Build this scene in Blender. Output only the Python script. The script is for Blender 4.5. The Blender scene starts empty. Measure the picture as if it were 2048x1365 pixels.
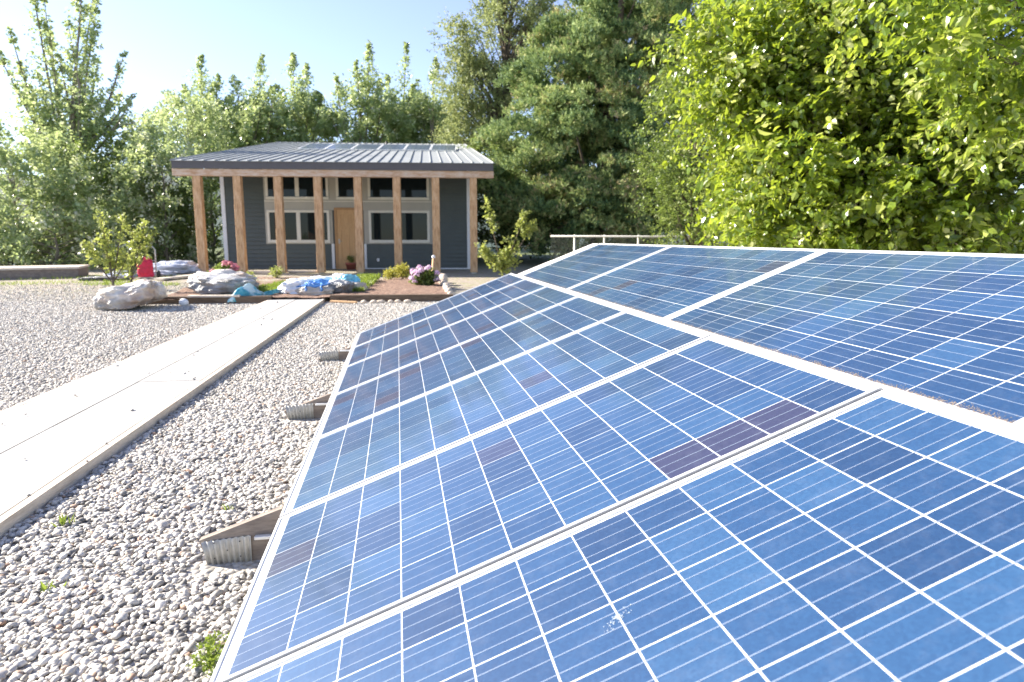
import bpy, bmesh, math, random
import numpy as np
from mathutils import Vector, Matrix, noise

R_ = math.radians
S = bpy.context.scene
COL = S.collection

# ------------------------------------------------------------------ camera, sky, sun, exposure
CAM_Z = 1.32
cam_d = bpy.data.cameras.new('camera'); cam = bpy.data.objects.new('camera', cam_d); COL.objects.link(cam)
cam.location = (0, 0, CAM_Z)
cam.rotation_euler = (R_(90) - 0.1427, 0, -0.1759)
cam_d.sensor_width = 36.0; cam_d.lens = 36 * 1271.4 / 2048
cam_d.clip_start = 0.02; cam_d.clip_end = 3000
cam_d.dof.use_dof = True; cam_d.dof.focus_distance = 2.6; cam_d.dof.aperture_fstop = 3.4
S.camera = cam

SUN_EL, SUN_AZ = R_(32), R_(-69)          # azimuth from +Y, negative = to the left
w = bpy.data.worlds.new("World"); S.world = w; w.use_nodes = True
nt = w.node_tree; bg = nt.nodes['Background']
sky = nt.nodes.new('ShaderNodeTexSky'); sky.sky_type = 'NISHITA'; sky.sun_disc = False
sky.sun_elevation = SUN_EL; sky.sun_rotation = SUN_AZ
sky.air_density = 1.0; sky.dust_density = 0.3; sky.ozone_density = 3.5
hs = nt.nodes.new('ShaderNodeHueSaturation'); hs.inputs['Saturation'].default_value = .86; hs.inputs['Hue'].default_value = .516
nt.links.new(sky.outputs[0], hs.inputs['Color']); nt.links.new(hs.outputs[0], bg.inputs[0]); bg.inputs[1].default_value = 0.093
sd = bpy.data.lights.new('sun', 'SUN'); sun = bpy.data.objects.new('sun', sd); COL.objects.link(sun)
sd.energy = 5.0; sd.angle = R_(0.5); sd.color = (1.0, 0.92, 0.80)
sdir = Vector((math.sin(SUN_AZ) * math.cos(SUN_EL), math.cos(SUN_AZ) * math.cos(SUN_EL), math.sin(SUN_EL)))
sun.rotation_euler = sdir.to_track_quat('Z', 'Y').to_euler()
S.view_settings.view_transform = 'Standard'; S.view_settings.look = 'None'
S.view_settings.exposure = 1.75; S.view_settings.gamma = 1

rng = np.random.default_rng(7)
random.seed(7)
def gz(y): return -0.06 + 0.0372 * min(max(y, -6), 40)

# ------------------------------------------------------------------ helpers
def tag(o, label=None, cat=None, group=None, kind=None):
    if label: o['label'] = label
    if cat: o['category'] = cat
    if group: o['group'] = group
    if kind: o['kind'] = kind
    return o
def empty(name, loc, label, cat, group=None, rz=0):
    o = bpy.data.objects.new(name, None); COL.objects.link(o); o.location = loc; o.rotation_euler = (0, 0, rz)
    o.empty_display_size = 0.1
    return tag(o, label, cat, group)
def link(name, me, mats, parent=None):
    o = bpy.data.objects.new(name, me); COL.objects.link(o)
    for m in (mats if isinstance(mats, (list, tuple)) else [mats]): me.materials.append(m)
    if parent is not None: o.parent = parent
    return o
def obj(name, bm, mats, parent=None, smooth=False):
    bmesh.ops.recalc_face_normals(bm, faces=bm.faces)
    me = bpy.data.meshes.new(name); bm.to_mesh(me); bm.free()
    if smooth:
        for p in me.polygons: p.use_smooth = True
    return link(name, me, mats, parent)
def copy_tree(o, parent=None):
    c = o.copy(); COL.objects.link(c); c.parent = parent
    for ch in list(o.children): copy_tree(ch, c)
    return c
def BM(): return bmesh.new()
def box(bm, x0, x1, y0, y1, z0, z1, mi=0, bev=0.0, M=None):
    vs = [bm.verts.new(p) for p in ((x0,y0,z0),(x1,y0,z0),(x1,y1,z0),(x0,y1,z0),(x0,y0,z1),(x1,y0,z1),(x1,y1,z1),(x0,y1,z1))]
    fs = [bm.faces.new([vs[i] for i in f]) for f in ((3,2,1,0),(4,5,6,7),(0,1,5,4),(1,2,6,5),(2,3,7,6),(3,0,4,7))]
    for f in fs: f.material_index = mi
    if bev > 0:
        es = list({e for f in fs for e in f.edges})
        r = bmesh.ops.bevel(bm, geom=es, offset=bev, segments=1, affect='EDGES')
        for f in r['faces']: f.material_index = mi
        vs = list({v for f in r['faces'] for v in f.verts})
    if M is not None:
        for v in vs: v.co = M @ v.co
    return vs
def quad(bm, pts, mi=0):
    f = bm.faces.new([bm.verts.new(p) for p in pts]); f.material_index = mi; return f
def tube(bm, pts, rads, seg=6, mi=0, cap=True):
    rings = []
    for i, p in enumerate(pts):
        p = Vector(p)
        d = (Vector(pts[min(i+1, len(pts)-1)]) - Vector(pts[max(i-1, 0)])).normalized()
        u = d.cross(Vector((0.31, 0.95, 0.05))); u = u.normalized() if u.length > .05 else d.orthogonal().normalized()
        v = d.cross(u)
        rings.append([bm.verts.new(p + (u*math.cos(a)+v*math.sin(a))*rads[i]) for a in [2*math.pi*k/seg for k in range(seg)]])
    for a, b in zip(rings, rings[1:]):
        for k in range(seg):
            f = bm.faces.new((a[k], a[(k+1) % seg], b[(k+1) % seg], b[k])); f.material_index = mi; f.smooth = True
    if cap:
        for r in (rings[0], rings[-1]):
            f = bm.faces.new(r); f.material_index = mi
def lathe(bm, prof, seg=20, mi=0, c=(0,0,0)):
    rings = [[bm.verts.new((c[0]+r*math.cos(2*math.pi*k/seg), c[1]+r*math.sin(2*math.pi*k/seg), c[2]+z)) for k in range(seg)] for r, z in prof]
    for a, b in zip(rings, rings[1:]):
        for k in range(seg):
            f = bm.faces.new((a[k], a[(k+1) % seg], b[(k+1) % seg], b[k])); f.material_index = mi; f.smooth = True
    bm.faces.new(rings[0]).material_index = mi; bm.faces.new(rings[-1]).material_index = mi

def np_mesh(name, V, F, mats, parent=None, tint=None, smooth=False):
    """V (n,3), F (m,k) equal-sized faces, tint (m,) float face attribute"""
    me = bpy.data.meshes.new(name); n, (m, k) = len(V), F.shape
    me.vertices.add(n); me.vertices.foreach_set('co', np.ascontiguousarray(V, dtype=np.float32).ravel())
    me.loops.add(m*k); me.loops.foreach_set('vertex_index', np.ascontiguousarray(F, dtype=np.int32).ravel())
    me.polygons.add(m)
    me.polygons.foreach_set('loop_start', np.arange(0, m*k, k, dtype=np.int32))
    me.polygons.foreach_set('loop_total', np.full(m, k, dtype=np.int32))
    me.polygons.foreach_set('use_smooth', np.full(m, smooth, dtype=bool))
    if tint is not None:
        a = me.attributes.new('tint', 'FLOAT', 'FACE'); a.data.foreach_set('value', tint.astype(np.float32))
    me.update(calc_edges=True)
    return link(name, me, mats, parent)

# ------------------------------------------------------------------ materials
class N:
    def __init__(s, name):
        s.m = bpy.data.materials.new(name); s.m.use_nodes = True; s.t = s.m.node_tree
        s.b = s.t.nodes['Principled BSDF']; s.out = s.t.nodes['Material Output']
    def n(s, typ, **kw):
        x = s.t.nodes.new('ShaderNode'+typ)
        for k, v in kw.items():
            if k in x.inputs: x.inputs[k].default_value = v
            else: setattr(x, k, v)
        return x
    def l(s, a, b): s.t.links.new(a, b)
    def coord(s, which='Object', scale=(1,1,1)):
        tc = s.n('TexCoord'); mp = s.n('Mapping'); mp.inputs['Scale'].default_value = scale
        s.l(tc.outputs[which], mp.inputs['Vector']); return mp.outputs[0]
    def ramp(s, fac, stops):
        r = s.n('ValToRGB'); e = r.color_ramp.elements
        while len(e) < len(stops): e.new(0.5)
        for i, (p, c) in enumerate(stops): e[i].position = p; e[i].color = (*c, 1) if len(c) == 3 else c
        s.l(fac, r.inputs[0]); return r.outputs[0]
    def mix(s, fac, a, b, mode='MIX'):
        x = s.n('MixRGB', blend_type=mode)
        for i, v in ((0, fac), (1, a), (2, b)):
            if hasattr(v, 'is_linked'): s.l(v, x.inputs[i])
            else: x.inputs[i].default_value = v if i == 0 else (*v, 1)
        return x.outputs[0]
    def noise(s, vec, scale, detail=4, rough=.6, out='Fac'):
        x = s.n('TexNoise'); x.inputs['Scale'].default_value = scale; x.inputs['Detail'].default_value = detail; x.inputs['Roughness'].default_value = rough
        if vec is not None: s.l(vec, x.inputs['Vector'])
        return x.outputs[out]
    def bump(s, h, strength, dist):
        x = s.n('Bump'); x.inputs['Strength'].default_value = strength; x.inputs['Distance'].default_value = dist
        s.l(h, x.inputs['Height']); s.l(x.outputs[0], s.b.inputs['Normal'])
    def set(s, **kw):
        for k, v in kw.items():
            k = k.replace('_', ' ')
            s.b.inputs[k].default_value = (*v, 1) if isinstance(v, tuple) and len(v) == 3 else v
        return s
def plain(name, col, rough=.6, var=.15, scale=6, metal=0.0, spec=.5, bump=0.0, bscale=40, streak=(1,1,1)):
    k = N(name); c = k.coord('Object', streak)
    f = k.noise(c, scale)
    a = tuple(x*(1-var) for x in col); b = tuple(min(1, x*(1+var)) for x in col)
    k.l(k.ramp(f, [(.3, a), (.7, b)]), k.b.inputs['Base Color'])
    k.set(Roughness=rough, Metallic=metal, Specular_IOR_Level=spec)
    if bump: k.bump(k.noise(c, bscale, 3), bump, .01)
    return k.m
def leafmat(name, stops, rough=.35, trans=.4, tcol=(.35,.5,.04), spec=.5):
    k = N(name); a = k.n('Attribute', attribute_name='tint')
    col = k.ramp(a.outputs['Fac'], stops)
    k.l(col, k.b.inputs['Base Color']); k.set(Roughness=rough, Specular_IOR_Level=spec)
    tr = k.n('BsdfTranslucent'); tc = k.mix(.55, col, tcol); k.l(tc, tr.inputs[0])
    mx = k.n('MixShader'); mx.inputs[0].default_value = trans
    k.l(k.b.outputs[0], mx.inputs[1]); k.l(tr.outputs[0], mx.inputs[2]); k.l(mx.outputs[0], k.out.inputs[0])
    return k.m

M = {}
M['bark'] = plain('bark', (.11,.085,.06), .9, .4, 12, bump=.5, bscale=30)
M['bark_pale'] = plain('bark_pale', (.22,.19,.15), .9, .35, 9, bump=.4, bscale=30)
M['leaf_near'] = leafmat('leaf_near', [(0,(.05,.10,.012)),(.5,(.15,.23,.03)),(.85,(.30,.35,.07)),(1,(.50,.52,.24))], .26, .52, (.52,.62,.04), .8)
M['leaf_mid'] = leafmat('leaf_mid', [(0,(.07,.11,.03)),(.6,(.16,.21,.055)),(1,(.27,.31,.1))], .36, .42, (.26,.36,.05))
M['leaf_poplar'] = leafmat('leaf_poplar', [(0,(.09,.16,.07)),(.45,(.24,.34,.13)),(.78,(.46,.54,.25)),(.88,(.68,.70,.52)),(1,(.75,.75,.62))], .3, .48, (.58,.64,.26), 1.0)
M['leaf_alder'] = leafmat('leaf_alder', [(0,(.11,.16,.06)),(.6,(.26,.32,.12)),(1,(.44,.46,.22))], .5, .42, (.4,.42,.16))
M['leaf_conifer'] = leafmat('leaf_conifer', [(0,(.035,.085,.04)),(.4,(.15,.235,.085)),(.85,(.46,.52,.20)),(1,(.50,.38,.22))], .6, .28, (.38,.48,.15), .3)
M['leaf_sap'] = leafmat('leaf_sap', [(0,(.16,.2,.05)),(.6,(.33,.38,.1)),(1,(.5,.48,.2))], .4, .45, (.45,.5,.1))
M['grass'] = leafmat('grass', [(0,(.1,.16,.02)),(1,(.22,.28,.05))], .5, .4, (.35,.45,.05))
M['petal_pink'] = leafmat('petal_pink', [(0,(.62,.38,.56)),(.6,(.74,.55,.70)),(1,(.84,.72,.82))], .6, .3, (.8,.55,.75))
M['petal_rose'] = leafmat('petal_rose', [(0,(.55,.14,.2)),(.6,(.72,.3,.35)),(1,(.8,.5,.5))], .6, .3, (.7,.25,.3))
M['leaf_yellow'] = leafmat('leaf_yellow', [(0,(.2,.22,.03)),(.6,(.42,.4,.06)),(1,(.55,.5,.12))], .5, .4, (.6,.55,.1))

def gravel_mat():
    k = N('gravel_stone'); a = k.n('Attribute', attribute_name='tint')
    c = k.ramp(a.outputs['Fac'], [(0,(.12,.115,.11)),(.12,(.27,.255,.23)),(.35,(.52,.485,.43)),(.78,(.64,.60,.53)),(.93,(.76,.71,.63)),(.97,(.52,.40,.30)),(1,(.38,.24,.16))])
    v = k.coord('Object'); f = k.noise(v, 120, 3)
    k.l(k.mix(.35, c, k.ramp(f, [(.3,(.15,.15,.15)),(.7,(1,1,1))]), 'MULTIPLY'), k.b.inputs['Base Color'])
    k.set(Roughness=.7); return k.m
M['gravel'] = gravel_mat()
def ground_mat():
    k = N('ground_gravel'); v = k.coord('Object')
    vo = k.n('TexVoronoi'); vo.inputs['Scale'].default_value = 34; k.l(v, vo.inputs['Vector'])
    st = k.ramp(vo.outputs['Color'], [(0,(.32,.295,.26)),(.4,(.45,.42,.37)),(1,(.60,.56,.49))])
    n1 = k.noise(v, .5, 5); n2 = k.noise(v, 7, 5)
    sx = k.n('SeparateXYZ'); k.l(v, sx.inputs[0])
    ad = k.n('Math', operation='MULTIPLY_ADD'); k.l(n1, ad.inputs[0]); ad.inputs[1].default_value = 7.0; k.l(sx.outputs['Y'], ad.inputs[2])
    mr = k.n('MapRange'); k.l(ad.outputs[0], mr.inputs[0]); mr.inputs[1].default_value = 14.5; mr.inputs[2].default_value = 18.5
    dirt = k.ramp(n2, [(.3,(.2,.15,.11)),(.5,(.36,.31,.26)),(.6,(.2,.2,.08)),(.72,(.4,.36,.31))])
    dk = k.ramp(vo.outputs['Distance'], [(0,(1,1,1)),(.55,(.75,.75,.75)),(1,(.3,.3,.3))])
    stn = k.mix(.8, st, dk, 'MULTIPLY')
    near = k.n('MapRange'); k.l(ad.outputs[0], near.inputs[0]); near.inputs[1].default_value = 22; near.inputs[2].default_value = 30
    g = k.mix(mr.outputs[0], stn, dirt)
    g2 = k.mix(near.outputs[0], g, k.ramp(n2, [(.3,(.05,.08,.02)),(.7,(.12,.14,.05))]))
    k.l(g2, k.b.inputs['Base Color']); k.set(Roughness=.85)
    inv = k.n('Math', operation='SUBTRACT'); inv.inputs[0].default_value = 1; k.l(vo.outputs['Distance'], inv.inputs[1])
    k.bump(inv.outputs[0], .9, .02); return k.m
M['ground'] = ground_mat()
def concrete():
    k = N('path_concrete'); v = k.coord('Object')
    a = k.ramp(k.noise(v, 2.5, 6), [(.3,(.35,.34,.32)),(.7,(.42,.41,.39))])
    b = k.ramp(k.noise(v, 60, 3), [(.3,(.9,.9,.9)),(.7,(1,1,1))])
    c = k.mix(1, a, b, 'MULTIPLY')
    s = k.ramp(k.noise(k.coord('Object',(1,2.4,1)), 5, 3), [(.60,(1,1,1)),(.70,(.88,.83,.75))])
    k.l(k.mix(1, c, s, 'MULTIPLY'), k.b.inputs['Base Color']); k.set(Roughness=.8)
    k.bump(k.noise(v, 90, 3), .15, .004); return k.m
M['concrete'] = concrete()
def wood(name, c1, c2, c3, axis=(3,3,.6), rough=.75, scale=5):
    k = N(name); v = k.coord('Object', axis)
    f = k.noise(v, scale, 6, .65); g = k.noise(v, scale*6, 3)
    a = k.ramp(f, [(.3,c1),(.5,c2),(.72,c3)])
    b = k.ramp(g, [(.3,(.8,.8,.8)),(.6,(1,1,1))])
    vo = k.n('TexVoronoi'); vo.inputs['Scale'].default_value = 1.4; k.l(k.coord('Object'), vo.inputs['Vector'])
    kn = k.ramp(vo.outputs['Distance'], [(0,(.35,.3,.25)),(.05,(.4,.35,.3)),(.08,(1,1,1))])
    k.l(k.mix(1, k.mix(1, a, b, 'MULTIPLY'), kn, 'MULTIPLY'), k.b.inputs['Base Color']); k.set(Roughness=rough, Specular_IOR_Level=.25)
    k.bump(g, .2, .005); return k.m
M['timber'] = wood('timber', (.36,.20,.10), (.60,.37,.195), (.70,.50,.32), (5,5,1.1))
M['beam'] = wood('beam', (.46,.27,.15), (.60,.43,.30), (.68,.59,.49), (.9,3,3))
M['board'] = wood('board', (.17,.135,.11), (.25,.205,.17), (.33,.28,.23), (1,6,5))
M['plank'] = wood('plank', (.52,.43,.34), (.64,.56,.46), (.72,.64,.55), (4,.8,5))
M['darkwood'] = wood('darkwood', (.08,.055,.035), (.14,.10,.07), (.22,.17,.12), (.7,6,6))
M['door'] = wood('door_wood', (.5,.3,.14), (.6,.37,.18), (.66,.43,.22), (8,8,.7), .5)
M['door_trim'] = wood('door_trim', (.36,.2,.09), (.45,.26,.12), (.5,.3,.15), (8,8,.7), .5)
M['fascia'] = plain('fascia', (.085,.078,.08), .5, .1)
M['siding'] = plain('siding', (.088,.104,.098), .6, .08, 3, bump=.1)
M['beige'] = plain('beige_panel', (.42,.40,.345), .6, .05, 3)
M['cream'] = plain('cream_trim', (.72,.69,.60), .5, .04)
M['white'] = plain('white_trim', (.72,.73,.74), .5, .05)
def roofm():
    k = N('roof_metal'); v = k.coord('Object')
    k.l(k.ramp(k.noise(v, 1.5, 4), [(.3,(.23,.245,.245)),(.7,(.29,.305,.30))]), k.b.inputs['Base Color'])
    k.set(Roughness=.62, Metallic=.0, Specular_IOR_Level=.3); return k.m
M['roof'] = roofm()
k = N('window_glass'); k.set(Base_Color=(.012,.018,.02), Roughness=.04, Specular_IOR_Level=.28); M['glass'] = k.m
M['alu'] = plain('aluminium', (.72,.72,.70), .38, .04, 20, metal=.35)
M['steel'] = plain('galvanised', (.50,.48,.43), .5, .15, 30, metal=.25)
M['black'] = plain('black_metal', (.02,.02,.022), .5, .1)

def cellm():
    k = N('solar_cell'); a = k.n('Attribute', attribute_name='tint'); v = k.coord('Object')
    base = k.ramp(a.outputs['Fac'], [(0,(.034,.032,.068)),(.08,(.024,.037,.09)),(.12,(.012,.041,.105)),(.5,(.017,.059,.142)),(1,(.032,.092,.19))])
    vo = k.n('TexVoronoi'); vo.inputs['Scale'].default_value = 150; k.l(v, vo.inputs['Vector'])
    fl = k.ramp(vo.outputs['Color'], [(0,(.72,.75,.80)),(1,(1.0,1.0,1.0))])
    lo = k.ramp(k.noise(v, 6, 3), [(.3,(.92,.93,.95)),(.7,(1,1,1))])
    c = k.mix(1, k.mix(1, base, fl, 'MULTIPLY'), lo, 'MULTIPLY')
    d = k.ramp(k.noise(v, 14, 6, .7), [(.5,(.0,.0,.0)),(.8,(.07,.07,.07))])
    k.l(k.mix(d, c, (.36,.40,.46)), k.b.inputs['Base Color'])
    k.set(Roughness=.5, Specular_IOR_Level=.4, Coat_Weight=.8, Coat_Roughness=.09, Coat_IOR=1.40); return k.m
M['cell'] = cellm()
def backm(dirt):
    k = N('backsheet_dusty' if dirt else 'backsheet'); k.set(Roughness=.5, Coat_Weight=1.0, Coat_Roughness=.09, Coat_IOR=1.42)
    k.set(Base_Color=(.66,.68,.70)); return k.m
M['back'] = backm(False)
k = N('busbar'); k.set(Base_Color=(.28,.34,.44), Roughness=.45, Metallic=.2, Coat_Weight=1.0, Coat_Roughness=.09, Coat_IOR=1.42); M['bus'] = k.m
M['splash'] = plain('dried_splash', (.34,.40,.46), .9, .1)
M['dirt'] = plain('panel_dirt', (.24,.19,.14), .95, .3, 60)

# ------------------------------------------------------------------ SETTING: ground, gravel, path, hills
def make_ground():
    xs = np.unique(np.concatenate([np.linspace(-600,-30,12), np.linspace(-30,30,61), np.linspace(30,600,12)]))
    ys = np.unique(np.concatenate([np.linspace(-200,-6,6), np.linspace(-6,40,60), np.linspace(40,900,14)]))
    X, Y = np.meshgrid(xs, ys); Z = -0.06 + 0.0372*np.clip(Y, -6, 40)
    V = np.stack([X.ravel(), Y.ravel(), Z.ravel()], 1); nx = len(xs)
    i, j = np.meshgrid(np.arange(nx-1), np.arange(len(ys)-1)); b = (j*nx+i).ravel()
    F = np.stack([b, b+1, b+nx+1, b+nx], 1)
    tag(np_mesh('ground', V, F, M['ground'], smooth=True), kind='structure')
make_ground()

PL0, PL1 = (-2.965, 3.0), (-2.30, 13.0)     # path left edge, right edge
def pathx(y, side):
    t = (y-3.0)/10.0
    l = -2.911 + t*0.743; r = -1.768 + t*0.507
    return l + (r-l)*side
def make_path():
    me = BM()
    step = 1.22; y = -1.6; mid = .485
    while y < 12.3:
        y1 = min(y+step, 12.4)
        for a, b in ((.015, mid-.007), (mid+.007, .950)):
            z = .064
            pts = [(pathx(y+.001,a), y+.001), (pathx(y+.001,b), y+.001), (pathx(y1-.001,b), y1-.001), (pathx(y1-.001,a), y1-.001)]
            dz = random.uniform(-.002,.002)
            top = [me.verts.new((px,py,gz(py)+z+dz)) for px,py in pts]; bot = [me.verts.new((px,py,gz(py)-.03)) for px,py in pts]
            me.faces.new(top); me.faces.new(bot[::-1])
            for q in range(4): me.faces.new((bot[q],bot[(q+1)%4],top[(q+1)%4],top[q]))
        y = y1
    o = tag(obj('path', me, M['concrete']), kind='structure')
    for (a, b, top) in ((.962, .999, .067), (-.03, .009, .063)):
        bm = BM()
        ys = [-1.6, 2.2, 5.9, 9.5, 12.4]
        for y0, y1 in zip(ys, ys[1:]):
            pts = [(pathx(y0+.004,a), y0+.004), (pathx(y0+.004,b), y0+.004), (pathx(y1-.004,b), y1-.004), (pathx(y1-.004,a), y1-.004)]
            t_ = [bm.verts.new((px,py,gz(py)+top)) for px,py in pts]; bo = [bm.verts.new((px,py,gz(py)-.03)) for px,py in pts]
            bm.faces.new(t_); bm.faces.new(bo[::-1])
            for q in range(4): bm.faces.new((bo[q],bo[(q+1)%4],t_[(q+1)%4],t_[q]))
        obj('edging_board', bm, M['plank'], o)
make_path()

def icos(sub):
    bm = BM(); bmesh.ops.create_icosphere(bm, subdivisions=sub, radius=1)
    V = np.array([v.co[:] for v in bm.verts]); F = np.array([[v.index for v in f.verts] for f in bm.faces]); bm.free(); return V, F
def rand_rot(n, flat):
    a = rng.uniform(0, 2*np.pi, n); t = rng.normal(0, flat, n); p = rng.normal(0, flat, n)
    ca, sa, ct, st, cp, sp = np.cos(a), np.sin(a), np.cos(t), np.sin(t), np.cos(p), np.sin(p)
    Rz = np.zeros((n,3,3)); Rz[:,0,0]=ca; Rz[:,0,1]=-sa; Rz[:,1,0]=sa; Rz[:,1,1]=ca; Rz[:,2,2]=1
    Rx = np.zeros((n,3,3)); Rx[:,0,0]=1; Rx[:,1,1]=ct; Rx[:,1,2]=-st; Rx[:,2,1]=st; Rx[:,2,2]=ct
    Ry = np.zeros((n,3,3)); Ry[:,1,1]=1; Ry[:,0,0]=cp; Ry[:,0,2]=sp; Ry[:,2,0]=-sp; Ry[:,2,2]=cp
    return Rz @ Rx @ Ry
def stones(P, size, sub, lift):
    n = len(P); bv, bf = icos(sub)
    if sub > 1:
        variants = []
        for q in range(8):
            vv = bv.copy(); d = np.array([noise.noise(Vector(x)*1.3 + Vector((q*7.1,0,0))) for x in vv]); variants.append(vv*(1+.38*d)[:,None])
        bvs = np.array(variants)[rng.integers(0, 8, n)]
    else:
        variants = np.array([bv*(1+rng.uniform(-.16,.16,(len(bv),1))) for _ in range(12)]); bvs = variants[rng.integers(0, 12, n)]
    s = size*np.exp(rng.normal(0, .26, n))
    sc = np.stack([s, s*rng.uniform(.62,.9,n), s*rng.uniform(.38,.65,n)], 1)
    Vv = np.einsum('nij,nkj->nki', rand_rot(n, .33), bvs*sc[:,None,:])
    Vv = Vv + P[:,None,:]; Vv[:,:,2] += lift*rng.uniform(0,1,n)[:,None]
    F = (bf[None] + (np.arange(n)*len(bv))[:,None,None]).reshape(-1,3)
    t = np.repeat(rng.uniform(0,1,n)**.9, len(bf))
    return Vv.reshape(-1,3), F, t
def scatter(x0, x1, y0, y1, dens, cond):
    n = int((x1-x0)*(y1-y0)*dens); P = np.stack([rng.uniform(x0,x1,n), rng.uniform(y0,y1,n), np.zeros(n)], 1)
    P = P[cond(P[:,0], P[:,1])]; P[:,2] = -.06 + .0372*np.clip(P[:,1], -6, 40); return P
def rightof(X, Y): return (X > -1.768+(Y-3)/10*.507+.012)
def leftof(X, Y): return (X < -2.911+(Y-3)/10*.743-.05)
Y0g = 7.5667
def make_gravel():
    P = scatter(-1.95, -.25, .9, 5.2, 3300, rightof)
    for k in (1, 3, 5): P = P[~((P[:,0] > -.87) & (P[:,0] < -.4) & (np.abs(P[:,1]-(Y0g-k*1.004+.06)) < .07))]
    V, F, t = stones(P, .0128, 2, .010)
    tag(np_mesh('gravel', V, F, M['gravel'], tint=t, smooth=True), kind='stuff')
    A = scatter(-1.8, .2, 5.2, 12.2, 2100, lambda X,Y: rightof(X,Y))
    C_ = scatter(-12, -2.4, 12.6, 16.5, 700, lambda X,Y: (rng.uniform(0,1,len(X)) < 1.15-(Y-12.6)/3.6) & (X > -Y*1.02+.3) & ((X < -4.6) | (Y < 11)))
    A2 = scatter(.2, 1.6, 7.2, 12.2, 1500, lambda X,Y: X > -9)
    B = scatter(-11.5, -2.2, 4.2, 12.6, 1700, lambda X,Y: leftof(X,Y) & (X > -Y*1.02+.3))
    onp = scatter(-2.9, -1.2, 2, 12, 3, lambda X,Y: ~rightof(X,Y) & ~leftof(X,Y)); onp[:,2] += .068
    P = np.concatenate([A, A2, B, C_, onp]); V, F, t = stones(P, .0130, 1, .008)
    tag(np_mesh('gravel', V, F, M['gravel'], tint=t, smooth=True), kind='stuff')
make_gravel()

def make_hills():
    nx, ny = 90, 10; V = []; 
    for j in range(ny):
        for i in range(nx):
            x = -420 + i*9.5; v = j/(ny-1); y = 240 + 220*v
            prof = math.sin(math.pi*min(1, v*1.0)*.5)
            h = (44 + 9*noise.noise(Vector((x*.012, 3, 0))) + 3*noise.noise(Vector((x*.07, 1, y*.05))) + 1.4*noise.noise(Vector((x*.4, y*.3, 1)))) * (1 + (-x-60)*.0006)
            V.append((x, y, 1 + h*prof))
    i, j = np.meshgrid(np.arange(nx-1), np.arange(ny-1)); b = (j*nx+i).ravel()
    m = plain('hill_forest', (.05,.075,.06), .9, .4, .08)
    tag(np_mesh('hills', np.array(V), np.stack([b, b+1, b+nx+1, b+nx], 1), m, smooth=True), kind='structure')
make_hills()

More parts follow.
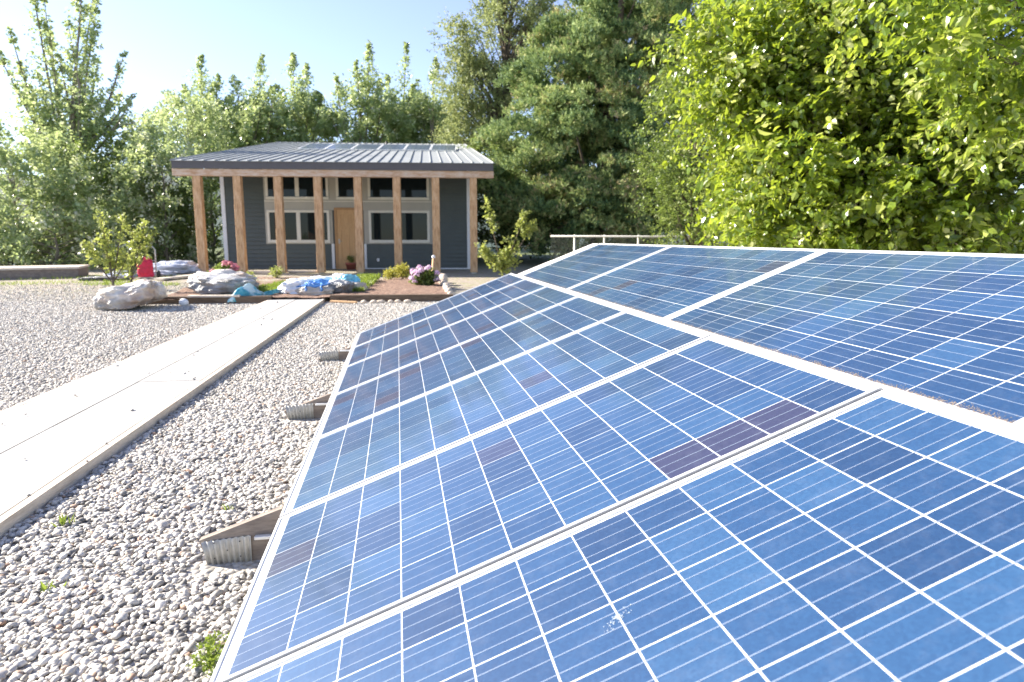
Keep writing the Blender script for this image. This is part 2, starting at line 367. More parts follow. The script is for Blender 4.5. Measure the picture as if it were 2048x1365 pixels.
# ------------------------------------------------------------------ SOLAR ARRAY
X0, Y0, Z0 = -0.4964, 7.5667, CAM_Z - 0.9748
T1, T2, AL = 0.3655, 0.3757, 0.0175
L, W, P_ = 1.956, 0.987, 1.004
def frame_mat(x, y, z, t):
    yd = Vector((0, 1, AL)).normalized(); xd = Vector((math.cos(t), 0, math.sin(t))); xd = (xd - yd*xd.dot(yd)).normalized(); zd = xd.cross(yd)
    return Matrix(((xd.x,yd.x,zd.x,x),(xd.y,yd.y,zd.y,y),(xd.z,yd.z,zd.z,z),(0,0,0,1)))
def arr_pt(s, y, upper=False):      # lower plane origin line / upper plane
    if not upper: return (X0, y, Z0 + AL*(y-Y0))
    return (X0 + L*math.cos(T1) + .0124, y, Z0 + L*math.sin(T1) - .0049 + AL*(y-Y0))
def panel(name, label, group, M4, Lx, Ly, nx, ny, bus, seed, purple=(), dirty=False):
    r = random.Random(seed)
    root = empty(name, (0,0,0), label, 'solar panel', group); root.matrix_world = M4
    lip, h = .0115, .040
    bm = BM()
    box(bm, 0, Lx, -Ly, -Ly+lip, -h, 0, bev=.0012); box(bm, 0, Lx, -lip, 0, -h, 0, bev=.0012)
    box(bm, 0, lip, -Ly+lip+.0002, -lip-.0002, -h, -.0003, bev=.0012); box(bm, Lx-lip, Lx, -Ly+lip+.0002, -lip-.0002, -h, -.0003, bev=.0012)
    obj('frame', bm, M['alu'], root)
    cs, gap = .1543, .0038; cl = .1526
    cx, cy = (cl, cs) if bus == 'x' else (cs, cl); px_, py_ = cx+gap, cy+gap
    ox = (Lx - nx*cx - (nx-1)*gap)/2 + (.006 if bus == 'x' else 0); oy = (Ly - ny*cy - (ny-1)*gap)/2
    V, F, mi, tint = [], [], [], []
    def q(x0, x1, y0, y1, z, m, t=0.5, cut=0):
        b = len(V); V.extend([(x0,y0,z),(x1,y0,z),(x1,y1,z),(x0,y1,z)]); F.append((b,b+1,b+2,b+3)); mi.append(m); tint.append(t)
    q(lip, Lx-lip, -Ly+lip, -lip, -.0060, 0)
    drift = r.uniform(.35,.6)
    for i in range(nx):
        for j in range(ny):
            t = min(1, max(.13, r.gauss(drift, .2)))
            if r.random() < .012: t = r.uniform(.03,.08)
            if (i, j) in purple: t = .02
            a = ox + i*px_; b = -Ly + oy + j*py_
            q(a, a+cx, b, b+cy, -.0055, 1, t)
    for j in range(ny if bus == 'x' else nx):
        for s in (.2, .5, .8):
            if bus == 'x':
                c = -Ly + oy + j*py_ + cs*s; q(ox-.006, ox+nx*px_-gap+.006, c-.0009, c+.0009, -.0050, 2)
            else:
                c = ox + j*px_ + cs*s; q(c-.0009, c+.0009, -Ly+oy-.006, -oy+.006, -.0050, 2)
    # end ribbons
    if bus == 'x':
        for c in (ox-.010, ox+nx*px_-gap+.006): q(c, c+.004, -Ly+oy+.02, -oy-.02, -.0052, 2)
    o = np_mesh('cell_sheet', np.array(V), np.array(F), [M['back'], M['cell'], M['bus']], root, tint=np.array(tint))
    o.data.polygons.foreach_set('material_index', np.array(mi, dtype=np.int32)); o.data.update()
    bm = BM(); quad(bm, [(lip,-lip,-.036),(Lx-lip,-lip,-.036),(Lx-lip,-Ly+lip,-.036),(lip,-Ly+lip,-.036)]); obj('back_cover', bm, M['white'], root)
    if dirty:      # a band of dust and moss caught against the lower frame
        V, F = [], []
        n = 6500
        for _ in range(n):
            y = -r.uniform(.012, Ly-.012)
            wv = .016 + .016*abs(noise.noise(Vector((y*3, seed, 0)))) + .01*noise.noise(Vector((y*17, seed, 4)))
            x = lip + abs(r.gauss(0, .55))*wv
            s = r.uniform(.0004,.0017); a = r.uniform(0, 6.28); z = -.0048 + r.uniform(0,.0006)
            b = len(V)
            for kk in range(4):
                an = a + kk*1.57; V.append((max(lip+.0003, x + s*1.2*math.cos(an)), min(-.0117, max(-Ly+.0117, y + s*math.sin(an))), z))
            F.append((b,b+1,b+2,b+3))
        np_mesh('dust_strip', np.array(V), np.array(F), M['dirt'], root)
    return root
low_lab = ['lower row solar panel at the far end, beside the garden path gravel', 'second solar panel from the far end of the lower row, beyond the farthest support board',
 'third solar panel from the far end of the lower row, streaked with darker cells', 'fourth solar panel from the far end of the lower row, beyond the middle board',
 'lower row solar panel with pale blue cells before the nearest support board', 'lower row solar panel with three purple cells near its upper right corner',
 'nearest full solar panel of the lower row, with a white splash on its blue cells', 'lower row solar panel closest to the photographer, cut off by the bottom of the photo']
for j in range(8):
    y = Y0 - j*P_ - .006
    pur = {5: ((8,0),(9,0),(10,0)), 2: ((3,2),(7,1)), 3: ((0,4),(3,4),(6,5),(2,1)), 1: ((4,3),)}.get(j, ())
    pn = panel('solar_panel', low_lab[j], 'solar panels of the lower row', frame_mat(*arr_pt(0, y), T1), L, W, 12, 6, 'x', 11+j, pur)
    if j == 6:
        V, F = [], []; r = random.Random(3)
        for _ in range(70):
            a = r.gauss(.98, .016); b = -W + .60 + r.gauss(0,.007) + (a-.98)*.5; s = r.uniform(.0005,.0022); c = len(V)
            for q in range(5): V.append((a + s*math.cos(q*1.256), b + s*math.sin(q*1.256)*.8, -.0045 + r.uniform(0, .0004)))
            F.append((c,c+1,c+2,c+3,c+4))
        np_mesh('bird_splash', np.array(V), np.array(F), M['splash'], pn)
up_lab = ['upper row solar panel at the far end, hazy blue, beside the wide pale end board', 'upper row solar panel in the middle, second from the far end',
 'large near solar panel of the upper row with a brown dusty lower edge', 'upper row solar panel closest to the photographer, mostly outside the photo']
for j in range(4):
    y = Y0 - .5323 - j*(L+.010) - .005
    panel('solar_panel', up_lab[j], 'solar panels of the upper row', frame_mat(*arr_pt(0, y, True), T2), W, L, 6, 12, 'y', 41+j, {1: ((1,7),), 2: ((4,2),)}.get(j, ()), True)

# rails under the panels
def array_frame():
    root = empty('array_rack', (X0+1.2, 3.5, gz(3.5)), 'wooden rack of rails and legs that carries the solar panels above the gravel', 'rack')
    base = Matrix.Translation(-root.location)
    for s, up in ((.35, False), (1.6, False), (.25, True), (.75, True)):
        bm = BM(); M4 = base @ frame_mat(*arr_pt(0, 3.5, up), T2 if up else T1)
        box(bm, s-.02, s+.02, -4.4, 4.0 if not up else 3.45, -.085, -.042, M=M4); obj('rail', bm, M['alu'], root)
    for k in (5, 6, 7):  # black strips added to imitate the shade in panel gaps of both rows
        bm = BM(); M4 = base @ frame_mat(*arr_pt(0, Y0 - k*P_ + .0085 - .006), T1); box(bm, .004, L-.004, -.0065, .0065, -.03, -.008, M=M4); obj('gap_shade_strip', bm, M['black'], root)
    bm = BM(); M4 = base @ frame_mat(*arr_pt(0, Y0 - .5323 - 2*(L+.010), True), T2); box(bm, .004, W-.004, -.0045, .0045, -.03, -.008, M=M4); obj('gap_shade_strip', bm, M['black'], root)
    for k in (1, 3, 5, 7):
        y = Y0 - k*P_
        for d in (0.9, 1.75, 2.6):
            s_ = d*math.cos(T1); bm = BM(); x = X0 + s_; zt = Z0 + AL*(y-Y0) + d*math.sin(T1) - .26
            box(bm, x-.045, x+.045, y-.045, y+.045, gz(y)-.02, zt, bev=.004, M=base); obj('leg', bm, M['board'], root)
array_frame()
bd_lab = ['farthest grey timber support board sticking out past the panels', 'middle timber support board sticking out past the panels with a ribbed metal plate', 'nearest weathered support board with a corrugated metal end plate lying on the gravel', 'support board closest to the photographer under the nearest panels']
for n_, k in enumerate((1, 3, 5, 7)):
    y = Y0 - k*P_ + .115
    root = empty('support_board', (X0, y, gz(y)), bd_lab[n_], 'support board', 'timber support boards under the array')
    A0 = arr_pt(0, y); tt = math.tan(T1); g0 = -.012
    def zt(x): return A0[2] - gz(y) + x*tt      # height of the panel plane above the root, x measured from the panel edge
    bm = BM(); x0 = -.335
    ring = [(x0, zt(x0)+.010), (-.004, zt(-.004)-.002), (-.002, zt(0)-.046), (2.62, zt(2.62)-.052), (2.62, zt(2.62)-.24), (.35, g0), (x0+.035, g0)]
    va = [bm.verts.new((x, -.019, z)) for x, z in ring]; vb = [bm.verts.new((x, .019, z)) for x, z in ring]; nn = len(va)
    bm.faces.new(va); bm.faces.new(vb[::-1])
    for q in range(nn): bm.faces.new((va[q], va[(q+1)%nn], vb[(q+1)%nn], vb[q]))
    obj('plank', bm, M['board'], root)
    # corrugated plate on the near face, ribs upright
    bm = BM(); nseg = 70; wd = .192; ht = .102; rows = [[], [], [], []]; px0 = x0 + .012; zb = -.004
    for i in range(nseg+1):
        u = i/nseg; d = -.0255 - .005*math.cos(u*8*2*math.pi)
        for r_, (zz, dd) in enumerate(((zb+ht+.010*u, 0), (zb, 0), (zb, .0015), (zb+ht+.014*u, .0015))): rows[r_].append(bm.verts.new((px0 + u*wd + (.018*(1-u) if r_ in (1,2) else 0), d+dd, zz)))
    for i in range(nseg):
        for a, b in ((0,1),(1,2),(2,3),(3,0)):
            f = bm.faces.new((rows[a][i], rows[a][i+1], rows[b][i+1], rows[b][i])); f.smooth = a in (0, 2)
    pl = obj('corrugated_plate', bm, M['steel'], root)
    for (ux, uz) in ((.05,.03),(.150,.03),(.05,.095),(.15,.095),(.10,.06)):
        bm = BM(); bmesh.ops.create_icosphere(bm, subdivisions=1, radius=.0035, matrix=Matrix.Translation((px0+ux, -.036, uz))); obj('screw', bm, M['black'], pl)
    bm = BM(); box(bm, -.115, .12, -.045, -.0205, .098, .112, bev=.002); obj('bracket', bm, M['alu'], root)

# pale board closing the far end of the upper row
bm = BM(); ye = Y0 - .5323
fm = frame_mat(*arr_pt(0, ye, True), T2)
root = empty('end_board', fm.translation, 'wide pale board closing the far end of the upper panel row', 'board'); inv = Matrix.Translation(-root.location)
box(bm, -.005, .46, .012, .27, -.05, -.004, bev=.003, M=inv@fm); box(bm, .464, .99, .010, .268, -.05, -.006, bev=.003, M=inv@fm); obj('top_face', bm, plain('pale_board', (.62,.60,.57), .8, .12, 9, bump=.2), root)
bm = BM(); box(bm, 0, .985, .272, .29, -.34, -.03, M=inv@fm); obj('side_face', bm, M['darkwood'], root)

# ------------------------------------------------------------------ HOUSE
HO = Vector((-5.53, 19.4, 0)); HYAW = R_(-6)
house = empty('house', HO, 'dark grey cottage with a row of timber porch posts and a metal shed roof', 'house', rz=HYAW)
D = 1.9; HB = .60
def hbox(name, mat, *a, bev=0.0, parent=house): bm = BM(); box(bm, *a, bev=bev); return obj(name, bm, mat, parent)
# body (side and rear walls rise with the roof), siding in laps on the front
def roofz(v): return 3.50 + .196*v
bm = BM()
def wall_prism(x0, x1, y0, y1):
    sh0 = 0; vs = [(x0,y0,HB-.2),(x1,y0,HB-.2),(x1,y1,HB-.2),(x0,y1,HB-.2),(x0,y0,roofz(y0)-.04),(x1,y0,roofz(y0)-.04),(x1,y1,roofz(y1)-.04),(x0,y1,roofz(y1)-.04)]
    v = [bm.verts.new(p) for p in vs]
    for f in ((3,2,1,0),(4,5,6,7),(0,1,5,4),(1,2,6,5),(2,3,7,6),(3,0,4,7)): bm.faces.new([v[i] for i in f])
wall_prism(.03, 7.62, D+.03, 13.2)
obj('wall', bm, M['siding'], house)
bm = BM(); z = HB+.10; 
while z < 3.75:
    z1 = z + .127
    quad(bm, [(.1,D-.008,z),(7.56,D-.008,z),(7.56,D+.022,z1),(.1,D+.022,z1)])
    quad(bm, [(.1,D+.022,z),(7.56,D+.022,z),(7.56,D-.008,z),(.1,D-.008,z)])
    z = z1
obj('lap_siding', bm, M['siding'], house)
hbox('base_trim', M['white'], .03, 3.29, D-.03, D+.01, HB-.02, HB+.12); hbox('base_trim', M['white'], 4.39, 7.62, D-.03, D+.01, HB-.04, HB+.14)
hbox('corner_trim', M['white'], .0, .115, D-.016, D+.09, HB-.02, 3.8); hbox('corner_trim', M['white'], 7.56, 7.66, D-.016, D+.09, HB-.02, 3.8)
# beige infill
bm = BM(); box(bm, 1.30, 6.46, D-.014, D+.008, 2.54, 3.8); box(bm, 1.30, 3.36, D-.0145, D+.0075, 1.50, 2.537); box(bm, 4.33, 6.46, D-.0145, D+.0075, 1.50, 2.537); obj('beige_panel', bm, M['beige'], house)
hbox('trim_strip', M['cream'], 1.30, 6.46, D-.024, D-.0155, 2.80, 2.825)
hbox('trim_strip', M['white'], 3.30, 3.385, D-.02, D+.0, HB, 1.50); hbox('trim_strip', M['white'], 4.30, 4.385, D-.02, D+.0, HB, 1.50)
def window(x0, x1, z0, z1, n=1, sill=False):
    fr = .075; bm = BM()
    box(bm, x0, x1, D-.050, D-.0155, z1-fr, z1, bev=.004); box(bm, x0, x1, D-.050, D-.0155, z0, z0+fr*(1.25 if sill else 1), bev=.004)
    box(bm, x0, x0+fr, D-.048, D-.0155, z0+fr*1.26, z1-fr-.001); box(bm, x1-fr, x1, D-.048, D-.0155, z0+fr*1.26, z1-fr-.001)
    for i in range(1, n):
        xm = x0 + (x1-x0)*i/n; box(bm, xm-fr*.8, xm+fr*.8, D-.048, D-.0155, z0+fr*1.26, z1-fr-.001)
    f = obj('window', bm, M['cream'], house)
    for i in range(n):
        a = x0 + (x1-x0)*i/n; b = x0 + (x1-x0)*(i+1)/n
        bm = BM(); box(bm, a+fr*.7, b-fr*.7, D-.026, D-.020, z0+fr*.8, z1-fr*.8); obj('pane', bm, M['glass'], f)
window(1.36, 3.27, 2.87, 3.62, 2); window(3.50, 4.24, 2.87, 3.62, 1); window(4.48, 6.38, 2.87, 3.62, 2)
window(1.36, 3.27, 1.53, 2.54, 2, True); window(4.48, 6.38, 1.53, 2.54, 2, True)
# door
bm = BM(); box(bm, 3.42, 3.50, D-.045, D-.0, HB+.05, 2.62); box(bm, 4.16, 4.24, D-.045, D-.0, HB+.05, 2.62); box(bm, 3.5, 4.16, D-.045, D-.0, 2.55, 2.62); obj('door_frame', bm, M['door_trim'], house)
bm = BM(); box(bm, 3.50, 4.16, D-.012, D-.002, HB+.06, 2.55)
for a, b, c, d in ((3.50,3.61,HB+.06,2.55),(4.05,4.16,HB+.06,2.55),(3.61,4.05,2.42,2.55),(3.61,4.05,HB+.06,HB+.26),(3.61,4.05,1.95,2.06),(3.80,3.86,HB+.26,1.95)): box(bm, a, b, D-.028, D-.0125, c, d)
door = obj('door', bm, M['door'], house)
bm = BM(); box(bm, 3.525, 3.565, D-.036, D-.0285, 1.50, 1.66, bev=.002); tube(bm, [(3.545,D-.035,1.58),(3.545,D-.08,1.58),(3.64,D-.085,1.58)], [.009,.009,.008], 8); obj('handle', bm, M['steel'], door)
# outlet box
hbox('outlet_cover', M['white'], 4.70, 4.77, D-.03, D+.002, .95, 1.05, bev=.004)
# porch slab, ledge boards
hbox('porch_slab', M['concrete'], -.1, 7.9, .45, D+.03, HB-.2, HB-.03)
hbox('ledge_board', M['plank'], 1.20, 2.20, .10, .40, .66, .72, bev=.004); hbox('ledge_board', M['plank'], 2.38, 3.27, .10, .40, .67, .73, bev=.004)
# posts, beam
for i, u in enumerate((.092, 1.177, 2.279, 3.373, 4.485, 5.575, 6.674, 7.745)):
    bm = BM(); zb = .64 if i < 2 else .62
    box(bm, -.105, .105, -.1, .1, zb+.05, 3.345, bev=.006)
    o = obj('post', bm, M['timber'], house); o.location = (u, 0, 0)
    bm = BM(); box(bm, -.07, .07, -.07, .07, zb-.1, zb+.05); obj('post_base', bm, M['steel'], o)
hbox('beam', M['beam'], -.53, 8.33, -.11, .10, 3.347, 3.532, bev=.004)
# roof: slab leaning up to the back, standing seams, fascia
FL, FR, RL, RR, RV = -.52, 8.32, -1.42, 7.50, 14.0
ZF = 3.535; ZT = 3.745; SL = .195
bm = BM()
def rp(u, v, dz=0): 
    a = FL + (RL-FL)*v/RV; b = FR + (RR-FR)*v/RV; return Vector((a + (b-a)*u, v-.14, ZF + SL*v + dz))
pts = [rp(0,0), rp(1,0), rp(1,RV), rp(0,RV)]; v0 = [bm.verts.new(p) for p in pts]; v1 = [bm.verts.new(p+Vector((0,0,.20))) for p in pts]
bm.faces.new(v0[::-1]); bm.faces.new(v1)
for q in range(4): bm.faces.new((v0[q], v0[(q+1)%4], v1[(q+1)%4], v1[q]))
obj('fascia', bm, M['fascia'], house)
bm = BM()
pts = [rp(-.004,-.03,.202), rp(1.004,-.03,.202), rp(1.004,RV+.05,.202), rp(-.004,RV+.05,.202)]; v0 = [bm.verts.new(p) for p in pts]; v1 = [bm.verts.new(p+Vector((0,0,.014))) for p in pts]
bm.faces.new(v0[::-1]); bm.faces.new(v1)
for q in range(4): bm.faces.new((v0[q], v0[(q+1)%4], v1[(q+1)%4], v1[q]))
ns = 30
for i in range(ns+1):
    u = i/ns; a = rp(u,-.035,.216); b = rp(u,RV+.05,.216); wv = Vector((.016,0,0)); hv = Vector((0,0,.032))
    q = [bm.verts.new(p) for p in (a-wv, a+wv, a+wv*.6+hv, a-wv*.6+hv, b-wv, b+wv, b+wv*.6+hv, b-wv*.6+hv)]
    for f in ((3,2,1,0),(4,5,6,7),(1,2,6,5),(2,3,7,6),(3,0,4,7)): bm.faces.new([q[x] for x in f])
obj('roof', bm, M['roof'], house)
bm = BM(); tube(bm, [(4.2, 9.5, 5.4), (4.2, 9.5, 5.86)], [.05,.05], 10); obj('vent_pipe', bm, M['black'], house)
# roof solar panels
HM = Matrix.Translation(HO) @ Matrix.Rotation(HYAW, 4, 'Z')
rl = ['leftmost', 'second from the left', 'third from the left', 'third from the right', 'second from the right', 'rightmost']
def roof_panel(i):
    u0 = 1.28 + i*.985
    root = empty('roof_solar_panel', (0,0,0), rl[i] + ' of the six solar panels on the cottage roof', 'solar panel', 'solar panels on the cottage roof')
    a = R_(14.5); Rm = Matrix.Rotation(a, 4, 'X') @ Matrix.Identity(4)
    root.matrix_world = HM @ Matrix.Translation((u0, 6.35, ZF+.19+SL*6.35+.10)) @ Rm
    bm = BM(); box(bm, 0, .965, 0, .03, -.04, 0); box(bm, 0, .965, 1.92, 1.95, -.04, 0); box(bm, 0, .03, .031, 1.919, -.04, 0); box(bm, .935, .965, .031, 1.919, -.04, 0); obj('frame', bm, M['alu'], root)
    bm = BM(); box(bm, .03, .935, .03, 1.92, -.03, -.004); obj('cell_sheet', bm, M['roofcell'], root)
    bm = BM(); 
    for px in (.1, .86): box(bm, px, px+.03, 1.7, 1.73, -.34, -.041); box(bm, px, px+.03, .1, .13, -.10, -.041)
    obj('mount_leg', bm, M['steel'], root)
k = N('roof_cells'); br = k.n('TexBrick'); br.offset = 0; br.inputs['Scale'].default_value = 6.3; br.inputs['Mortar Size'].default_value = .015; br.inputs['Brick Width'].default_value = 1; br.inputs['Row Height'].default_value = 1
k.l(k.coord('Object'), br.inputs['Vector']); br.inputs['Color1'].default_value = (.02,.035,.06,1); br.inputs['Color2'].default_value = (.025,.045,.075,1); br.inputs['Mortar'].default_value = (.25,.27,.29,1)
k.l(br.outputs[0], k.b.inputs['Base Color']); k.set(Roughness=.5, Coat_Weight=.35, Coat_Roughness=.1); M['roofcell'] = k.m
for i in range(6): roof_panel(i)

# ------------------------------------------------------------------ foliage engine
def nrm(a): return a / np.maximum(1e-6, np.linalg.norm(a, axis=-1, keepdims=True))
def rdir(n): return nrm(rng.normal(size=(n,3)))
def leaves(Pb, Dr, Nn, ln, wd, fold=.2, fine=False):
    """kite (or 6-point) leaves from base points, directions, normals"""
    n = len(Pb); Dr = nrm(Dr); Sd = nrm(np.cross(Dr, Nn)); Nn = np.cross(Sd, Dr)
    ln = ln[:,None]; wd = wd[:,None]
    if not fine:
        V = np.stack([Pb, Pb + Dr*ln*.45 + Sd*wd + Nn*wd*fold, Pb + Dr*ln, Pb + Dr*ln*.45 - Sd*wd + Nn*wd*fold], 1)
        return V.reshape(-1,3), np.arange(n*4).reshape(n,4)
    m = lambda t, s, lift: Pb + Dr*ln*t + Sd*wd*s + Nn*(wd*lift)
    V = np.stack([m(0,0,0), m(.28,.95,fold), m(.68,.72,fold*.6), m(1,0,-.35), m(.68,-.72,fold*.6), m(.28,-.95,fold), m(.5,0,-.05)], 1)
    b = (np.arange(n)*7)[:,None]
    F = np.concatenate([b+np.array([[0,1,2,6]]), b+np.array([[6,2,3,3]])*1, b+np.array([[0,6,4,5]]), b+np.array([[6,3,4,4]])], 0)
    # use quads only: split halves as (0,1,2,6),(6,2,3,4),(0,6,4,5)
    F = np.concatenate([b+np.array([[0,1,2,6]]), b+np.array([[6,2,3,4]]), b+np.array([[0,6,4,5]])], 0)
    return V.reshape(-1,3), F
def twig_leaves(O, Dv, Ln, n, leaf, wr=.32, spread=.9, droop=.25, upn=.6, fine=False, taper=.3, arch=0, lsig=.2):
    m = len(O); t = np.tile((np.arange(n)+.5)/n, (m,1)) + rng.normal(0,.03,(m,n))
    Pb = O[:,None,:] + Dv[:,None,:]*(Ln[:,None]*t)[:,:,None]
    if arch: Pb[:,:,2] -= arch*Ln[:,None]*t**2
    side = nrm(np.cross(Dv, rdir(m)))[:,None,:]*np.where(np.arange(n)%2, 1, -1)[None,:,None]
    Dl = Dv[:,None,:]*.55 + side*spread + rng.normal(0,.35,(m,n,3)); Dl[:,:,2] -= droop
    Pb = Pb.reshape(-1,3); Dl = Dl.reshape(-1,3); k = len(Pb)
    Nn = rng.normal(0,1,(k,3))*(1-upn) + np.array([0,0,upn]) + 1e-3
    sz = leaf*np.exp(rng.normal(0,lsig,k))*(1-taper*t.reshape(-1))
    V, F = leaves(Pb, Dl, nrm(Nn), sz, sz*wr, .25, fine)
    base = np.repeat(rng.uniform(0,1,m), n)*.6 + rng.uniform(0,1,k)*.4
    tint = np.tile(base, 3) if fine else base
    return V, F, tint
def cat(parts):
    V, F, T, o = [], [], [], 0
    for v, f, t in parts: V.append(v); F.append(f+o); T.append(t); o += len(v)
    return np.concatenate(V), np.concatenate(F), np.concatenate(T)
def in_blob(c, r, n, shell=.5):
    d = rdir(n); rad = shell + (1-shell)*rng.uniform(0,1,n)**.6
    return np.array(c) + d*np.array(r)*rad[:,None], d
def branchy(bm, base, targets, r0, top, seg=6):
    base = Vector(base); top = Vector(top)
    k = 6; pts = [base.lerp(top, i/k) + Vector((noise.noise(Vector((i*1.7, base.x, 0)))*.12, noise.noise(Vector((i*1.3, base.y, 5)))*.12, 0))*(i > 0) for i in range(k+1)]
    tube(bm, pts, [r0*(1-.8*i/k) for i in range(k+1)], 8)
    H = (top-base).length
    for t in targets:
        t = Vector(t); hh = max(.12, min(.93, ((t-base).dot(top-base)/H/H) - .14 - random.uniform(0,.1)))
        a = pts[0].lerp(pts[-1], 0); i = int(hh*k); a = pts[i].lerp(pts[min(k,i+1)], hh*k-i)
        d = (t-a).length; m1 = a.lerp(t,.5) + Vector((random.uniform(-.06,.06), random.uniform(-.06,.06), .04))*d
        rr = max(.008, r0*.35*(1-hh)+.008)
        tube(bm, [a, m1, t], [rr, rr*.6, rr*.2], 4, cap=False)
def tree(name, label, cat_, base, top, blobs, mat, leaf, nb, nt, nl, rho, tl, r0=.12, group=None, bark='bark', shell=.45, up=.35, droop=.2, wr=.32, fine=False, spread=.9, crown='crown', upn=.6, zmin=None, frac_br=.5, bias=(0,0,0), arch=0, lsig=.2, flat=1):
    root = empty(name, base, label, cat_, group); B = np.array(base)
    tot = sum(b[2] for b in blobs); parts = []; tg = []; TW = []
    for c, r, wgt in blobs:
        k = max(3, int(nb*wgt/tot)); bc, bd = in_blob(c, r, k, shell)
        if zmin is not None: keep = bc[:,2] > zmin; bc, bd = bc[keep], bd[keep]; k = len(bc)
        tg += [bc[i] - bd[i]*rho*.5 for i in range(int(k*frac_br))]
        of = rdir(k*nt)*rho*(rng.uniform(0,1,(k*nt,1))**.5)
        if flat < 1: of[:,2] = of[:,2]*flat - .35*(of*np.repeat(bd, nt, 0)).sum(1)
        O = np.repeat(bc, nt, 0) + of
        Dv = np.repeat(bd, nt, 0)*.8 + rdir(k*nt)*.75; Dv[:,2] += up; Dv = nrm(Dv+np.array(bias))
        Ln = tl*rng.uniform(.5,1.3,k*nt)
        v, f, t = twig_leaves(O, Dv, Ln, nl, leaf, wr, spread, droop, upn, fine, arch=arch, lsig=lsig)
        bt = np.repeat(rng.uniform(-.3,.3,k), nt*nl); t = np.clip(t + (np.tile(bt, 3) if fine else bt), 0, 1)
        if arch: TW.append((O[::5]-B, Dv[::5], Ln[::5], arch))
        parts.append((v-B, f, t))
    V, F, T = cat(parts); np_mesh(crown, V, F, mat, root, tint=T)
    bm = BM(); branchy(bm, (0,0,-.15), [Vector(p)-Vector(base) for p in tg], r0, Vector(top)-Vector(base)); 
    for O, Dv, Ln, ar in TW:
        for o_, d_, l_ in zip(O, Dv, Ln):
            o_, d_, l_ = Vector(o_), Vector(d_), float(l_)
            tube(bm, [o_ - d_*.15, o_ + d_*l_*.5 - Vector((0,0,ar*l_*.25)), o_ + d_*l_ - Vector((0,0,ar*l_))], [.006,.004,.002], 3, cap=False)
    obj('trunk', bm, M[bark], root)
    return root
def shoot_tree(name, label, base, shoots, mat, leaf, per_m, nl, blobs=(), nb=0, nt=12, group=None, r0=.12, wid=.45, split=.35):
    root = empty(name, base, label, 'tree', group); B = np.array(base); parts = []; bm = BM()
    bs = Vector(base); tk = bs + Vector((0,0,(shoots[0][1][2]-bs.z)*split))
    tube(bm, [Vector((0,0,-.2)), (tk-bs)*.5, tk-bs], [r0, r0*.85, r0*.7], 8)
    for A, Bt, wd in shoots:
        A = Vector(A); Bt = Vector(Bt); Ls = (Bt-A).length
        st = tk.lerp(A, .15); pts = [st-bs, A.lerp(st,.3)-bs, A.lerp(Bt,.5)-bs+Vector((random.uniform(-.1,.1),0,0)), Bt-bs]
        tube(bm, pts, [r0*.45, r0*.35, r0*.2, .008], 5, cap=False)
        n = int(Ls*per_m*max(.6, wd/.35)); t = rng.uniform(0,1,n)**.85
        O = np.array(A) + (np.array(Bt)-np.array(A))*t[:,None]
        lat = rdir(n); lat[:,2] *= .3; ww = wd*1.25*(1-t)**1.15+.03
        O = O + lat*(ww*rng.uniform(0,.6,n))[:,None]
        Dv = nrm(lat*.9 + np.array([0,0,.75]) + rdir(n)*.35); Ln = (ww*1.35 + .03)*rng.uniform(.4,1.25,n)
        v, f, tt = twig_leaves(O, Dv, Ln, nl, leaf, .36, .9, .15, .45); parts.append((v-B, f, tt))
    for c, r, k in blobs:
        bc, bd = in_blob(c, r, k, .35)
        O = np.repeat(bc, nt, 0) + rdir(k*nt)*.45*(rng.uniform(0,1,(k*nt,1))**.5)
        Dv = np.repeat(bd, nt, 0)*.6 + rdir(k*nt)*.7; Dv[:,2] += .4
        v, f, tt = twig_leaves(O, nrm(Dv), .4*rng.uniform(.6,1.3,k*nt), nl, leaf, .36, .9, .2, .5); parts.append((v-B, f, tt))
    V, F, T = cat(parts); np_mesh('crown', V, F, mat, root, tint=T); obj('trunk', bm, M['bark_pale'], root)
    return root

# pixel in the photograph -> world point at distance Y (all trees stand at their own real distance)
_f, _p, _y = 1271.4, .1427, .1759
_F = Vector((math.sin(_y)*math.cos(_p), math.cos(_y)*math.cos(_p), -math.sin(_p))); _Rr = Vector((math.cos(_y), -math.sin(_y), 0)); _U = _Rr.cross(_F)
def at(px, py, Y):
    d = _F + _Rr*((px-1024)/_f) + _U*((682.5-py)/_f); d = d*(Y/d.y); return (d.x, d.y, d.z + CAM_Z)

def ong(px, py):
    d = _F + _Rr*((px-1024)/_f) + _U*((682.5-py)/_f); k = (CAM_Z+.06)/(0.0372*d.y-d.z); return d.x*k, d.y*k
# --- tall poplar at the left
Yl = 26
def sh(lst, Y, wd):
    out = [(at(a, b, Y+random.uniform(-1,1)), at(c+random.uniform(-6,6), d, Y+random.uniform(-1.5,1.5)), w_*wd) for a, b, c, d, w_ in lst]
    return out + [(at(a+random.uniform(-10,10), b+15, Y+random.uniform(-1,1)), at(c+random.choice((-1,1))*random.uniform(14,30), d+random.uniform(45,90), Y+random.uniform(-1,1)), w_*wd*.75) for a, b, c, d, w_ in lst]
shoot_tree('poplar_tree', 'tall open poplar with fanned upright shoots at the left edge', (at(150,545,Yl)[0], Yl, gz(Yl)),
    sh([(150,300,172,-70,1.2),(120,300,62,-60,1),(100,330,20,60,.9),(170,300,140,40,.9),(190,280,250,105,.8),(140,320,100,60,.9),(100,300,-10,100,.9),(180,260,245,190,.7),(160,300,200,120,.9),(90,290,60,170,.8),(180,330,262,205,.6),(150,250,185,-20,.8)], Yl, .75),
    M['leaf_poplar'], .14, 8, 7, [(at(130,400,Yl),(2.4,1.8,2.6),110),(at(150,270,Yl),(1.9,1.4,1.7),32)], r0=.2)
